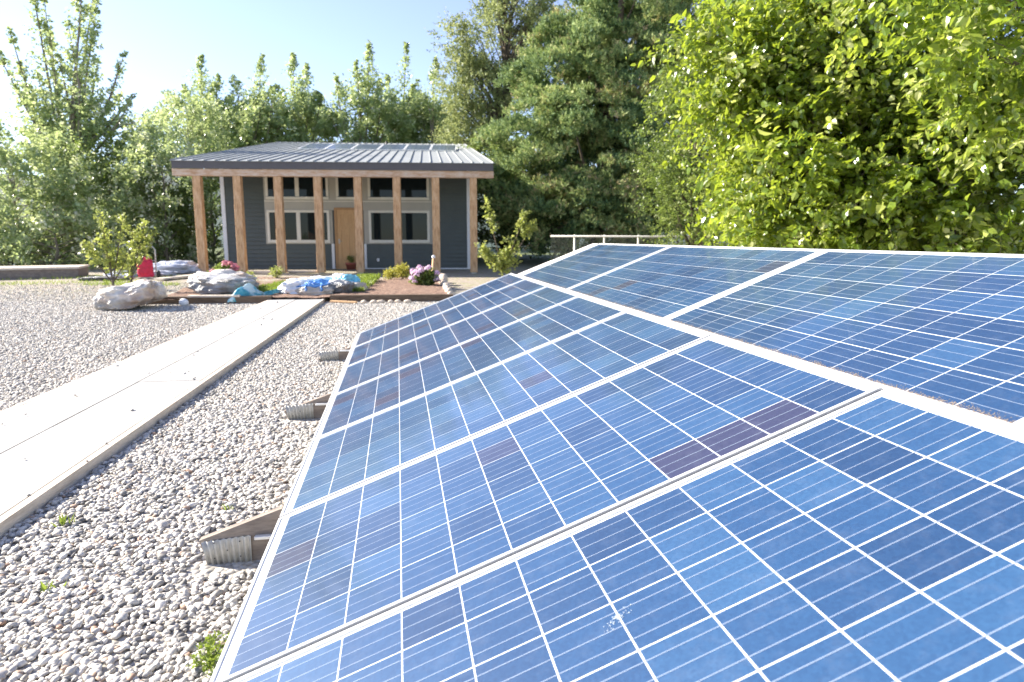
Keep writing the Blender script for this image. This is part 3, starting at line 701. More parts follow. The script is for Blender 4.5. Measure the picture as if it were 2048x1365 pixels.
# --- bushy growth under and beside it
def bush(name, label, px, py, Y, r, n, mat, leaf=.14, group=None, nt=14, nl=7):
    c = at(px, py, Y); b = (c[0], Y, gz(Y))
    return tree(name, label, 'bush', b, (c[0], Y, c[2]+r[2]*.5), [(c, r, 1)], mat, leaf, int(n*.75), nt, nl, .4, .4, r0=.06, group=group, bark='bark_pale', shell=.5, crown='foliage', zmin=gz(Y)-.05)
bush('bush', 'sunlit pale bush at the far left above the dark fence', 30, 400, 23, (2.6,1.6,2.3), 190, M['leaf_poplar'], group='bushes left of the cottage')
bush('bush', 'low bush with bright leaves behind the low timber bench', 110, 470, 22, (1.9,1.3,1.6), 110, M['leaf_poplar'], group='bushes left of the cottage')
bush('bush', 'dark shaded bush behind the red bag and the leafy sapling', 235, 440, 24.5, (1.9,1.4,2.5), 130, M['leaf_mid'], group='bushes left of the cottage')
bush('bush', 'bright rounded bush just left of the first porch post', 330, 420, 24, (1.5,1.3,2.8), 130, M['leaf_poplar'], group='bushes left of the cottage')
bush('bush', 'bush filling the gap between the first porch post and the cottage wall', 425, 450, 25, (1.2,1.2,2.6), 110, M['leaf_mid'], group='bushes left of the cottage')
bush('bush', 'tall slim bush standing above the others left of the roof corner', 305, 340, 27, (1.5,1.2,2.0), 70, M['leaf_poplar'], group='bushes left of the cottage')
# --- poplar row behind the cottage
Yr = 39
row = [
 ('first poplar from the left in the row behind the cottage, twin pointed tops', [(400,240,408,112,1.1),(430,240,432,150,.9),(385,280,372,170,1),(450,260,462,190,.8)], (420,270), (2.3,1.6,1.9)),
 ('second poplar in the row behind the cottage, loose bushy top', [(490,240,470,150,1),(510,250,522,110,1),(540,250,556,170,.9),(500,280,480,210,1)], (510,270), (2.3,1.6,1.7)),
 ('middle poplar behind the cottage with two close narrow tops', [(590,240,585,108,1.1),(600,250,618,128,1),(565,260,560,180,.9),(630,260,640,190,.8)], (600,270), (2.2,1.6,1.7)),
 ('poplar with the highest pair of spires behind the cottage', [(720,240,708,120,1),(735,230,738,85,1.1),(690,260,672,150,.9),(760,250,765,160,.9)], (725,265), (2.4,1.6,1.8)),
 ('slender pointed poplar behind the right half of the roof', [(805,240,810,85,1),(790,250,780,150,.8),(830,250,838,160,.8)], (805,270), (1.9,1.5,1.6)),
 ('last thin poplar of the row, beside the tall pale tree', [(865,240,868,115,.9),(880,260,905,190,.8),(850,260,845,190,.7)], (868,275), (1.7,1.4,1.5)),
]
for i, (lab, shs, (bx, by), br) in enumerate(row):
    Y = Yr + (-1)**i*.8
    shoot_tree('poplar_tree', lab, (at(bx,400,Y)[0], Y, gz(Y)), sh(shs, Y, .95), M['leaf_poplar'], .18, 8.5, 7, [(at(bx,by-15,Y), (br[0]*1.1,br[1],br[2]*1.15), 70), (at(bx,by+70,Y), (br[0]*1.15,br[1],br[2]), 45), (at(bx+45,by+5,Y+1), (br[0]*.8,br[1],br[2]*.9), 50)], group='poplar row behind the cottage', r0=.16, split=.25)
bush('bush', 'bright leafy bush standing against the left end of the roof', 375, 265, 35, (1.9,1.3,1.7), 90, M['leaf_poplar'], .15, group='bushes left of the cottage')
# --- tall pale tree
Ya = 34
def cz(px, py, Y, r, w_): return (at(px, py, Y), r, w_)
tree('alder_tree', 'tall pale olive tree with drooping boughs behind the right end of the roof', 'tree', (at(1010,480,Ya)[0], Ya, gz(Ya)), at(1010,-120,Ya),
    [cz(1000,90,Ya,(2.6,2,2.3),5), cz(1040,0,Ya,(2.4,2,2.2),4), cz(960,170,Ya,(1.9,1.6,1.5),3), cz(905,80,Ya,(.9,.8,.9),1), cz(935,130,Ya,(.9,.8,.7),1), cz(960,240,Ya,(1.6,1.4,1.5),3), cz(1120,20,Ya,(2,1.6,1.8),2), cz(930,300,Ya,(1.6,1.4,1.5),2.4), cz(1000,-60,Ya,(1.8,1.6,1.6),2)],
    M['leaf_alder'], .15, 430, 13, 8, .5, .55, r0=.22, up=-.05, droop=.4, shell=.3, wr=.3)
# --- big conifer
Yc = 24
tree('conifer_tree', 'broad shaggy green conifer filling the space between cottage and leafy tree', 'tree', (at(1190,480,Yc)[0], Yc, gz(Yc)), at(1260,-160,Yc),
    [cz(1130,150,Yc+1.2,(1.8,1.4,1.8),7), cz(1190,300,Yc+.8,(2.4,1.8,1.9),9), cz(1230,120,Yc+1.2,(2.0,1.6,2.0),7), cz(1180,330,Yc,(4.2,3.2,2.7),16), cz(1200,180,Yc+.5,(3.7,3,2.6),14), cz(1265,40,Yc+.5,(3.0,2.6,2.4),10), cz(1040,380,Yc,(1.9,1.6,1.8),5), cz(1320,380,Yc,(2.2,2,1.8),5), cz(1150,425,Yc-1,(2.6,1.8,1.5),6), cz(1270,430,Yc-1.2,(1.8,1.6,1.2),4), cz(1290,-60,Yc+.5,(2,2,1.8),4)],
    M['leaf_conifer'], .14, 1050, 50, 9, .55, .26, r0=.3, up=.7, droop=-.2, shell=.66, wr=.2, spread=.4, upn=.3, frac_br=.04, flat=.42)
tree('conifer_tree', 'darker thin-topped conifer rising behind the broad shaggy one', 'tree', (at(1390,480,27)[0], 27, gz(27)), at(1370,-150,27),
    [cz(1380,60,27,(2.3,2,3.4),6), cz(1400,230,27,(2.4,2,2.6),6)], M['leaf_conifer'], .15, 260, 15, 8, .4, .4, r0=.2, up=.1, droop=.1, shell=.35, wr=.18, spread=.5, upn=.3)
tree('shade_tree', 'dark leafy tree in shadow right of the cottage behind the sapling', 'tree', (at(1010,480,28)[0], 28, gz(28)), at(1000,330,28),
    [cz(1000,400,28,(2.2,1.4,2.6),4), cz(1080,440,27,(1.8,1.2,1.6),3)], M['leaf_mid'], .14, 200, 14, 8, .4, .4, r0=.15, shell=.3)
# --- right hand side, close
tree('leafy_tree', 'small-leaved tree with grey twigs between the conifer and the bright hedge tree', 'tree', (at(1395,480,14.5)[0], 14.5, gz(14.5)), at(1400,180,14.5),
    [cz(1390,300,14.5,(1.2,1.1,1.5),4), cz(1400,420,14,(1.3,1,1.0),3), cz(1420,170,15,(1.1,1,1.2),3)], M['leaf_mid'], .085, 230, 13, 9, .32, .38, r0=.1, shell=.3, group=None)
Yn = 8.2
tree('leafy_tree', 'big yellow-green tree with broad glossy leaves filling the upper right', 'tree', (8.3, 9.6, gz(9.6)), (7.6, 9.2, 6.6),
    [cz(1600,150,Yn+1.2,(1.2,1.1,1.4),8), cz(1470,100,Yn+1.2,(.6,.6,.5),2), cz(1500,230,Yn+1.4,(.5,.6,.5),1.5), cz(1570,370,Yn+2,(1.15,1.1,1.3),9), cz(1700,300,Yn+.6,(1.7,1.2,1.5),12), cz(1800,370,Yn+.3,(1.2,.8,.9),7), cz(1700,80,Yn+1.2,(1.6,1.2,1.3),10), cz(1900,200,Yn+.2,(1.7,1.3,1.8),12), cz(1900,420,Yn,(1.6,1.2,1.0),9), cz(1650,430,Yn+1.4,(1.6,1.0,.9),8), cz(2080,350,Yn,(1.5,1.3,2.0),8), cz(2080,60,Yn,(1.6,1.3,1.6),7), cz(1590,10,Yn+2,(1.3,1.2,1.1),6)],
    M['leaf_near'], .112, 1050, 6, 13, .34, .85, r0=.14, up=.25, droop=.35, shell=.35, wr=.33, fine=True, upn=.5, bias=(-.55,-.45,.1), arch=.35, lsig=.33)
tree('leafy_tree', 'near branch tree with the largest leaves at the upper right corner', 'tree', (7.6, 5.0, gz(5)), (7.2, 5.2, 5.5),
    [cz(2000,60,5.9,(.9,.8,.9),3), cz(1850,10,6.4,(.9,.7,.6),2), cz(2060,220,5.9,(.7,.7,.6),2)], M['leaf_near'], .11, 70, 9, 8, .3, .42, r0=.06, up=.1, droop=.4, shell=.3, wr=.33, fine=True, upn=.45, frac_br=.1)

# --- saplings
def sapling(label, base, stems, n, leaf=.075):
    root = empty('sapling', base, label, 'sapling', 'young trees by the cottage'); bm = BM(); parts = []; b = np.array(base)
    tube(bm, [(0,0,-.05), (0,0,.35)], [.025,.02], 6)
    for tip, wd, s0 in stems:
        tip = Vector(tip)-Vector(base); a = Vector((0,0,.25)); mid = a.lerp(tip,.5)+Vector((0,0,-.05))
        tube(bm, [a, mid, tip], [.016,.012,.005], 5, cap=False)
        k = n; t = rng.uniform(s0,1,k); O = np.where((t<.5)[:,None], np.array(a)+(np.array(mid)-np.array(a))*(t*2)[:,None], np.array(mid)+(np.array(tip)-np.array(mid))*(t*2-1)[:,None])
        O = O + rdir(k)*wd*rng.uniform(0,1,(k,1)); Dv = nrm(rdir(k)*.8+np.array([0,0,.6]))
        parts.append(twig_leaves(O, Dv, np.full(k,.14), 5, leaf, .4, .9, .2, .45))
    V, F, T = cat(parts); np_mesh('foliage', V, F, M['leaf_sap'], root, tint=T); obj('stem', bm, M['bark'], root)
    return root
Ys = 13.4
sapling('spreading leafy sapling behind the big white sack, left of the red bag', (at(225,560,Ys)[0], Ys, gz(Ys)), [(at(200,428,Ys),.12,.35),(at(245,430,Ys),.12,.4),(at(170,490,Ys),.12,.45),(at(215,480,Ys),.2,.3),(at(260,500,Ys),.15,.3)], 34)
Ys = 14.6
sapling('smaller sapling with drooping bright leaves beside the red bag', (at(262,560,Ys)[0], Ys, gz(Ys)), [(at(290,445,Ys),.12,.4),(at(310,465,Ys),.12,.4),(at(265,460,Ys),.15,.3),(at(250,520,Ys),.2,.2)], 30)
Ys = 16.5
sapling('open sapling with bare lower branches at the right corner of the cottage', (at(1005,548,Ys)[0], Ys, gz(Ys)), [(at(972,398,Ys),.07,.55),(at(1068,448,Ys),.13,.72),(at(1050,430,Ys),.09,.75),(at(960,495,Ys),.14,.5),(at(1010,500,Ys),.25,.3),(at(1020,520,Ys),.32,.2),(at(990,520,Ys),.28,.2),(at(1030,490,Ys),.3,.3)], 44, .09)

# ------------------------------------------------------------------ fences
def chain_fence():
    Y = 15; a = at(1150,472,Y); b = at(1660,472,Y); root = empty('chainlink_fence', (a[0],Y,gz(Y)), 'chain link fence with a pale top rail behind the solar panels', 'fence')
    z0 = gz(Y); h = 1.14; L_ = b[0]-a[0]+3
    bm = BM(); tube(bm, [(-.6,0,h),(L_,0,h)], [.024,.024], 8); obj('top_rail', bm, M['steel'], root)
    for x in (.0, .75, 1.62, 3.1, 4.7, 6.4):
        bm = BM(); tube(bm, [(x,.03,-.2),(x,.03,h+.02)], [.028,.028], 8); lathe(bm, [(.03,0),(.032,.02),(.012,.045)], 8, c=(x,.03,h+.0)); obj('post', bm, M['steel'], root)
    V = []; F = []
    s = .055; n = int((L_+.6)/s); 
    for dirn in (1, -1):
        for i in range(-20, n+20):
            x0 = -.6 + i*s; x1 = x0 + dirn*h
            # clip
            t0, t1 = 0.0, 1.0
            for lim, sg in ((-.6, 1), (L_, -1)):
                d = x1-x0; v0 = (x0-lim)*sg; v1 = (x1-lim)*sg
                if v0 < 0 and v1 < 0: t0 = 2
                elif v0 < 0: t0 = max(t0, v0/(v0-v1))
                elif v1 < 0: t1 = min(t1, v0/(v0-v1))
            if t0 >= t1: continue
            p0 = np.array([x0+(x1-x0)*t0, 0, .03+(h-.03)*t0]); p1 = np.array([x0+(x1-x0)*t1, 0, .03+(h-.03)*t1])
            e = np.array([.0016, 0, 0]); g = np.array([0,.0016,0]); c = len(V)
            V.extend([p0-e, p0+g, p0+e, p1-e, p1+g, p1+e]); F.extend([(c,c+1,c+4,c+3),(c+1,c+2,c+5,c+4),(c+2,c,c+3,c+5)])
    np_mesh('mesh_wire', np.array(V), np.array(F), M['steel'], root)
chain_fence()
def dark_fence():
    a = at(-70,505,21.5); b = at(19,505,21.5); z = gz(21.5); root = empty('metal_fence', (b[0],21.5,z), 'black metal picket fence at the far left edge under the bushes', 'fence')
    h = b[2]-z
    bm = BM(); box(bm, -.05, .05, -.05, .05, -.1, h+.06, bev=.004); obj('post', bm, M['black'], root)
    bm = BM(); box(bm, a[0]-b[0]-6, -.05, -.015, .015, h-.04, h); obj('rail', bm, M['black'], root)
    bm = BM(); box(bm, a[0]-b[0]-6, -.05, -.015, .015, .12, .16); obj('rail', bm, M['black'], root)
    bm = BM(); x = -.16
    while x > a[0]-b[0]-6: box(bm, x-.008, x+.008, -.008, .008, .03, h-.041); x -= .11
    obj('pickets', bm, M['black'], root)
dark_fence()

# ------------------------------------------------------------------ garden bed, benches, bags, plants
def poly_slab(bm, pts, z, th, mi=0):
    a = [bm.verts.new((x,y,gz(y)+z)) for x,y in pts]; b = [bm.verts.new((x,y,gz(y)+z-th)) for x,y in pts]
    bm.faces.new(a); bm.faces.new(b[::-1])
    for i in range(len(pts)): j = (i+1) % len(pts); bm.faces.new((b[i],b[j],a[j],a[i]))
mul = N('mulch'); v = mul.coord('Object'); f = mul.noise(v, 13, 8, .8); mul.l(mul.ramp(f, [(.34,(.05,.03,.02)),(.48,(.22,.13,.09)),(.62,(.36,.25,.18)),(.72,(.5,.4,.32))]), mul.b.inputs['Base Color']); mul.set(Roughness=.95); mul.bump(f, 1, .05)
M['mulch'] = mul.m
def bed():
    root = empty('garden_bed', (-.5, 12.3, gz(12.3)), 'mulched garden bed with a dark timber edge in front of the cottage', 'garden bed'); rl_ = Vector(root.location)
    def fin(name, bm, mat):
        for vv in bm.verts: vv.co -= rl_
        return obj(name, bm, mat, root)
    # mulch surface with real unevenness
    nx, ny = 90, 60; V = []
    for j in range(ny):
        for i in range(nx):
            y = 11.8 + (18.4-11.8)*j/(ny-1); xl = -4.1 - .12*(y-12.3); xr = .93 + .03*(y-12.3); x = xl + (xr-xl)*i/(nx-1)
            V.append((x-rl_.x, y-rl_.y, gz(y)+.10-.13*max(0,(y-13.5)/4.9)+.04*noise.noise(Vector((x*1.1,y*1.1,0)))+.02*noise.noise(Vector((x*9,y*9,0)))-rl_.z))
    i, j = np.meshgrid(np.arange(nx-1), np.arange(ny-1)); b = (j*nx+i).ravel()
    np_mesh('mulch', np.array(V), np.stack([b,b+1,b+nx+1,b+nx],1), M['mulch'], root, smooth=True)
    bm = BM(); poly_slab(bm, [(-1.22,11.80),(.98,11.70),(.98,11.81),(-1.22,11.91)], .13, .17); fin('edge_timber', bm, M['darkwood'])
    bm = BM(); poly_slab(bm, [(-4.5,11.88),(-2.22,11.78),(-2.22,11.88),(-4.5,12.0)], .13, .17); fin('edge_timber', bm, M['darkwood'])
    bm = BM(); poly_slab(bm, [(-3.62,11.835),(-2.75,11.795),(-2.75,11.9),(-3.62,11.95)], .15, .03); fin('edge_plank', bm, M['plank'])
bed()
def rock(name, label, cat_, p, r, mat, group=None, seed=0, sub=3, amp=.3):
    bm = BM(); bmesh.ops.create_icosphere(bm, subdivisions=sub, radius=1)
    for v in bm.verts:
        k = 1+amp*noise.noise(v.co*1.2+Vector((seed*3.1,0,0)))+amp*.3*noise.noise(v.co*4+Vector((seed,0,2))); v.co = Vector((v.co.x*r[0]*k, v.co.y*r[1]*k, v.co.z*r[2]*k))
    o = obj(name, bm, mat, smooth=True); o.location = p; tag(o, label, cat_, group); return o
M['rock'] = plain('edge_rock', (.5,.42,.34), .85, .25, 8, bump=.4)
rx = [(.96,12.0,.07),(.97,12.5,.08),(.97,13.1,.075),(.99,13.5,.085),(.99,13.95,.08),(1.0,14.4,.085),(1.02,14.95,.12),(.97,15.55,.11)]
rlab = ['nearest pale edging stone at the right front corner of the garden bed'] + ['pale edging stone number %s back from the front right corner of the bed' % w_ for w_ in ('two','three','four','five','six')] + ['large round tan stone in the bed edge behind the purple hydrangea', 'last edging stone beyond the largest round tan stone']
for i, (x, y, r) in enumerate(rx): rock('edging_stone', rlab[i], 'stone', (x,y,gz(y)+r*.9+.02), (r,r*1.7,r*1.1), M['rock'], 'stones edging the garden bed', i)
pl = ['left', 'second', 'third', 'fourth', 'fifth', 'right']
for i in range(6):
    x = -.62 + i*.15 + (.02 if i % 2 else 0); rock('loose_stone', ('leftmost' if i == 0 else 'rightmost' if i == 5 else pl[i] + ' from the left') + ' of six small tan stones on the gravel before the bed edge', 'stone', (x, 11.58, gz(11.58)+.03), (.05+.012*(i%3),.05,.035), M['rock'], 'small stones before the bed edge', i+20, 2)

# low timber bench / raised edge at the left
def left_bench():
    a = Vector(at(-60,566,17)); y0, y1 = 16.7, 18.3
    root = empty('timber_platform', (-8.4, 17.6, gz(17.6)), 'low timber platform with a sunlit top at the far left', 'platform'); rl_ = Vector(root.location)
    pts = [(-13.2,16.4),(-8.05,18.0),(-8.2,18.9),(-13.4,17.3)]
    for nm, z, th, mt, ex_ in (('top_boards', .28, .05, M['plank'], .03), ('side_boards', .229, .26, M['board'], 0)):
        bm = BM(); poly_slab(bm, [(x + (ex_ if i in (1,2) else -ex_), y + (-ex_ if i < 2 else ex_)) for i, (x, y) in enumerate(pts)], z, th)
        for v in bm.verts: v.co -= rl_
        obj(nm, bm, mt, root)
left_bench()
def long_plank(name, label, a, b, wd, z, mat, th=.04):
    a = Vector((*a, gz(a[1])+z)); b = Vector((*b, gz(b[1])+z)); d = (b-a); L_ = d.length; d.normalize(); s = Vector((-d.y, d.x, 0)).normalized()
    bm = BM(); M4 = Matrix(((d.x,s.x,0,0),(d.y,s.y,0,0),(d.z,s.z,1,0),(0,0,0,1)))
    box(bm, 0, L_, -wd/2, wd/2, 0, th, bev=.003, M=M4); o = obj(name, bm, mat); o.location = a; tag(o, label, 'plank'); return o
pa = at(318,568,16.8); pb = at(405,553,18.2)
long_plank('wooden_plank', 'long pale plank lying on the ground left of the first post', (pa[0],16.8), (pb[0],18.2), .28, .03, M['plank'])
long_plank('wooden_plank', 'short orange offcut of wood lying at the end of the path', (-1.2,11.72), (-.74,11.5), .07, .02, plain('offcut', (.6,.38,.2), .7), .03)

# sacks and tarpaulins
def sack(name, label, cat_, p, r, mat, seed, rz=0, e=.75, amp=.16, group=None, wr=.05, top=None, flat=True):
    bm = BM(); bmesh.ops.create_icosphere(bm, subdivisions=5, radius=1)
    for v in bm.verts:
        c = v.co.normalized(); q = Vector([math.copysign(abs(t)**e, t) for t in c])
        n1 = noise.noise(c*1.5+Vector((seed*5.3,0,0))); n2 = 1-abs(noise.noise(c*3.6+Vector((0,seed,0))))*2; n3 = 1-abs(noise.noise(Vector((c.x*6,c.y*6,c.z*14))+Vector((0,seed,3))))*2 + (1-abs(noise.noise(Vector((c.x*22,c.y*22,c.z*10))+Vector((seed,2,3))))*2)*.5
        f1 = noise.voronoi(Vector((c.x*2.2, c.y*2.2, c.z*3.4))+Vector((seed*2.7, 1, 0)))[0]; f2 = noise.voronoi(Vector((c.x*6, c.y*6, c.z*8))+Vector((1, seed*1.9, 0)))[0]
        k = 1+amp*n1+wr*.6*n2+wr*.3*n3 + .22*(f1[1]-f1[0]-.25) + .13*(f2[0]-.35)
        v.co = Vector((q.x*r[0]*k, q.y*r[1]*k, max(q.z*r[2]*k, -r[2]*.75) + r[2]*.72 + (top(c) if top else 0)))
    o = obj(name, bm, mat, smooth=True); o.location = p; o.rotation_euler = (0,0,rz); tag(o, label, cat_, group); return o
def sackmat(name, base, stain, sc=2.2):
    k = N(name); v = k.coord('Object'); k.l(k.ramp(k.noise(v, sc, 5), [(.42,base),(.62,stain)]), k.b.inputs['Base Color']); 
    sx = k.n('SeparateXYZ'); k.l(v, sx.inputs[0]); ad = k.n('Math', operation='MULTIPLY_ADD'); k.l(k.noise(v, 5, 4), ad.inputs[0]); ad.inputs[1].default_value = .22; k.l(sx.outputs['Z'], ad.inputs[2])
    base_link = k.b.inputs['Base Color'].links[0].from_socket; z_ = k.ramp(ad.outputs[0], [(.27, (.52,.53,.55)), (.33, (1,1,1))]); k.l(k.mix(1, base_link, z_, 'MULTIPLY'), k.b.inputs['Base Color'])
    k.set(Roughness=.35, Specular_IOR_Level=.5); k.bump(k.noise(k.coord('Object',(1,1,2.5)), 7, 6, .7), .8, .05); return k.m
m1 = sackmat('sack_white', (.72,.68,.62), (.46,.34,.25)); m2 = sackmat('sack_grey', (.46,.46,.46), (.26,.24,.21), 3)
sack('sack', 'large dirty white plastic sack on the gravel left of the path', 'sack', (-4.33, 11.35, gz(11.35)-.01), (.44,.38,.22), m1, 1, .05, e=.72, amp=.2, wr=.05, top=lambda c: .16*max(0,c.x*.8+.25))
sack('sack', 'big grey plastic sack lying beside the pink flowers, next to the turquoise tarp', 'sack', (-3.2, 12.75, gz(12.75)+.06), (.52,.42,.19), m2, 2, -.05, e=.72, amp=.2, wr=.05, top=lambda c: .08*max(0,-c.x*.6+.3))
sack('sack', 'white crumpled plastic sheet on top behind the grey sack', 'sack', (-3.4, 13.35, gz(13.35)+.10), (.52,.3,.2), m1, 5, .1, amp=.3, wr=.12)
gt = plain('grey_tarp', (.42,.45,.52), .45, .25, 3, bump=.6, bscale=8)
sack('tarpaulin', 'crumpled grey tarpaulin on the ground left of the first porch post', 'tarpaulin', (at(358,545,19.6)[0], 19.6, gz(19.6)), (.66,.5,.16), gt, 9, 0, amp=.5, wr=.22)
sack('tarpaulin', 'blue grey plastic sheet under the red bag', 'tarpaulin', (at(290,548,18.3)[0], 18.3, gz(18.3)), (.75,.35,.08), gt, 10, 0, amp=.4, wr=.2)
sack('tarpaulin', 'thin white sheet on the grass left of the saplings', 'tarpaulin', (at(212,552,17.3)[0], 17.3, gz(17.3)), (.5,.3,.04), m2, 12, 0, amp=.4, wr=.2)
wb = plain('white_bag', (.75,.76,.78), .4, .08, 4, bump=.5, bscale=10); bb = plain('blue_bag', (.06,.2,.5), .4, .25, 4, bump=.4); cb = plain('cyan_bag', (.2,.55,.68), .4, .3, 5, bump=.4); tn = plain('tan_bag', (.5,.45,.38), .6, .2, 5, bump=.4)
gp = 'bags heaped at the end of the path'
sack('bag', 'round white bag at the left of the heap at the path end', 'bag', (-1.97,12.70,gz(12.70)+0.07), (.24,.24,.13), wb, 21, .4, amp=.35, wr=.14, group=gp)
sack('bag', 'pale bag at the back left of the heap at the path end', 'bag', (-1.93,13.60,gz(13.60)+0.09), (.26,.2,.11), wb, 22, 0, amp=.4, wr=.16, group=gp)
gb = sack('bag', 'grey bag with blue strap at the front of the heap', 'bag', (-1.57,12.60,gz(12.60)+0.05), (.36,.22,.10), tn, 23, .1, amp=.3, wr=.12, group=gp)
sack('bag', 'silver grey bag at the front right of the heap', 'bag', (-1.13,12.70,gz(12.70)+0.06), (.24,.2,.15), m2, 24, -.3, amp=.35, wr=.12, group=gp)
sack('bag', 'white bag in the middle back of the heap', 'bag', (-1.47,13.70,gz(13.70)+0.11), (.32,.22,.12), wb, 25, 0, amp=.4, wr=.18, group=gp)
sack('bag', 'cyan plastic bag at the back right of the heap', 'bag', (-1.05,13.30,gz(13.30)+0.09), (.22,.2,.16), cb, 26, .5, amp=.4, wr=.16, group=gp)
sack('bag', 'cream bag end leaning at the right of the heap', 'bag', (-0.81,13.10,gz(13.10)+0.07), (.1,.26,.1), tn, 27, -.5, amp=.2, wr=.08, group=gp)
sack('bag', 'dark blue bag in the middle of the heap', 'bag', (-1.40,13.10,gz(13.10)+0.09), (.34,.16,.12), bb, 28, .2, amp=.3, wr=.15, group=gp)
sack('bag', 'small white bag on the far side of the heap', 'bag', (-1.23,14.10,gz(14.10)+0.13), (.16,.14,.12), wb, 29, .2, amp=.3, wr=.15, group=gp)
for dx in (-.16, .12):
    bm = BM(); pts = [(dx+.02*math.sin(q*2), -.24*math.cos((q/8-.5)*2.9)*(1 if q < 9 else 1), .03+.2*q/8) for q in range(9)]; tube(bm, pts, [.018]*9, 6); obj('strap', bm, bb, gb)
bm = BM(); tube(bm, [(-.36,.0,.16),(-.2,-.14,.19),(0,-.18,.17),(.2,-.12,.20),(.36,.04,.26)], [.02]*5, 6); obj('strap', bm, bb, gb)
# turquoise tarp: one thrown-down strip of cloth, bunched at the near end
def teal():
    k = N('turquoise_tarp'); v = k.coord('Object'); k.l(k.ramp(k.noise(v, 4, 5), [(.35,(.02,.22,.34)),(.5,(.06,.36,.46)),(.62,(.55,.72,.76))]), k.b.inputs['Base Color']); k.set(Roughness=.4)
    path_ = [(-2.85,11.95),(-2.6,12.1),(-2.35,12.45),(-2.15,12.85),(-1.95,13.15),(-1.75,13.35),(-1.5,13.4)]
    nu, nv = 90, 24; V = []
    for i in range(nu):
        t = i/(nu-1)*(len(path_)-1); a = int(min(t, len(path_)-2)); f_ = t-a
        x = path_[a][0]*(1-f_)+path_[a+1][0]*f_; y = path_[a][1]*(1-f_)+path_[a+1][1]*f_
        wd = .30 if i < 22 else .15; wd = .15+.16*math.exp(-((i-10)/10)**2)
        for j in range(nv):
            s = j/(nv-1)-.5; ox_ = s*wd*2
            hgt = (.05+.2*math.exp(-((i-9)/9)**2))*math.cos(s*math.pi)**.7 if abs(s) < .499 else 0
            n_ = noise.noise(Vector((i*.16, j*.3, 1)))*.06 + (1-abs(noise.noise(Vector((i*.3, j*.5, 7))))*2)*.03
            base_ = gz(y)+(.10 if i > 26 else .02)
            V.append((x + ox_*.55 + n_*.4, y + ox_*.85, base_ + max(0, hgt + n_*(.4+hgt*3))))
    i, j = np.meshgrid(np.arange(nv-1), np.arange(nu-1)); b = (j*nv+i).ravel()
    Vn = np.array(V); c = np.array([-2.3,12.5,gz(12.5)])
    o = np_mesh('tarpaulin', Vn-c, np.stack([b,b+1,b+nv+1,b+nv],1), k.m, smooth=True); o.location = c
    md = o.modifiers.new('thick', 'SOLIDIFY'); md.thickness = .004
    tag(o, 'bunched turquoise tarpaulin trailing across the end of the path', 'tarpaulin')
teal()
rock('ball', 'small white ball against the dark timber edge left of the path', 'ball', (at(367,598,11.6)[0],11.6,gz(11.6)+.06), (.075,.075,.07), M['white'], None, 3, 3, .05)

# red bag on a hand truck
def truck():
    Y = 17.6; c = at(295,545,Y); z = gz(Y); root = empty('hand_truck', (c[0],Y,z), 'grey metal hand truck standing behind the saplings', 'hand truck')
    bm = BM(); tube(bm, [(-.2,0,.05),(-.2,.06,.72),(-.14,.07,.80),(.14,.07,.80),(.2,.06,.72),(.2,0,.05)], [.016]*6, 8); 
    for h in (.25,.45): tube(bm, [(-.2,.02,h),(.2,.02,h)], [.011]*2, 6)
    obj('frame', bm, M['steel'], root)
    bm = BM(); box(bm, -.2, .2, -.22, .02, .02, .035); obj('toe_plate', bm, M['steel'], root)
    for s in (-1, 1):
        bm = BM(); tube(bm, [(s*.2,.1,.1),(s*.24,.1,.1)], [.1,.1], 16); obj('wheel', bm, M['black'], root)
    red = plain('red_cloth', (.6,.02,.06), .6, .25, 6, bump=.3, bscale=12)
    o = sack('bag', 'bright red bag hanging on the hand truck', 'bag', (c[0],Y-.10,z+.05), (.17,.10,.27), red, 31, 0, e=.7, amp=.18, wr=.06)
truck()

# flowers and shrubs
def flower_bush(label, base, r, petal, nb=26, hr=.07):
    root = empty('hydrangea', base, label, 'hydrangea', 'flowering hydrangeas in the bed'); parts = []; n = 420
    O = in_blob((0,0,r[2]*.6), (r[0]*.9,r[1]*.9,r[2]*.7), n, .2)[0]; O = O[O[:,2] > .02]; n = len(O)
    V, F, T = twig_leaves(O, nrm(rdir(n)+np.array([0,0,.5])), np.full(n,.1), 4, .075, .4, .9, .1, .5); np_mesh('foliage', V, F, M['leaf_mid'], root, tint=T)
    hd = in_blob((0,0,r[2]*.62), r, nb*3, .9); c = hd[0]; c = c[c[:,2] > .06][:nb]
    k = 90; O = np.repeat(c, k, 0); d = rdir(len(O)); d[:,2] = np.abs(d[:,2])*.9; d = nrm(d); O = O + d*hr*rng.uniform(.75,1,(len(O),1))
    V, F = leaves(O, nrm(np.cross(d, rdir(len(O)))), d, np.full(len(O), .028), np.full(len(O), .014), 0)
    np_mesh('flower_heads', V, F, petal, root, tint=np.repeat(rng.uniform(0,1,len(c)), k)*.6+rng.uniform(0,.4,len(O)))
    bm = BM()
    for q in range(7): a = q*.9; tube(bm, [(0,0,-.05),(r[0]*.4*math.cos(a),r[1]*.4*math.sin(a),r[2]*.5)], [.01,.006], 5)
    obj('stem', bm, M['bark'], root)
flower_bush('rounded lilac pink hydrangea by the wooden stake at the right end of the bed', (.56,14.1,gz(14.1)+.08), (.31,.26,.25), M['petal_pink'], 34)
flower_bush('salmon pink hydrangea behind the grey sack at the left end of the bed', (at(452,550,16)[0],16,gz(16)+.1), (.30,.24,.24), M['petal_rose'], 18)
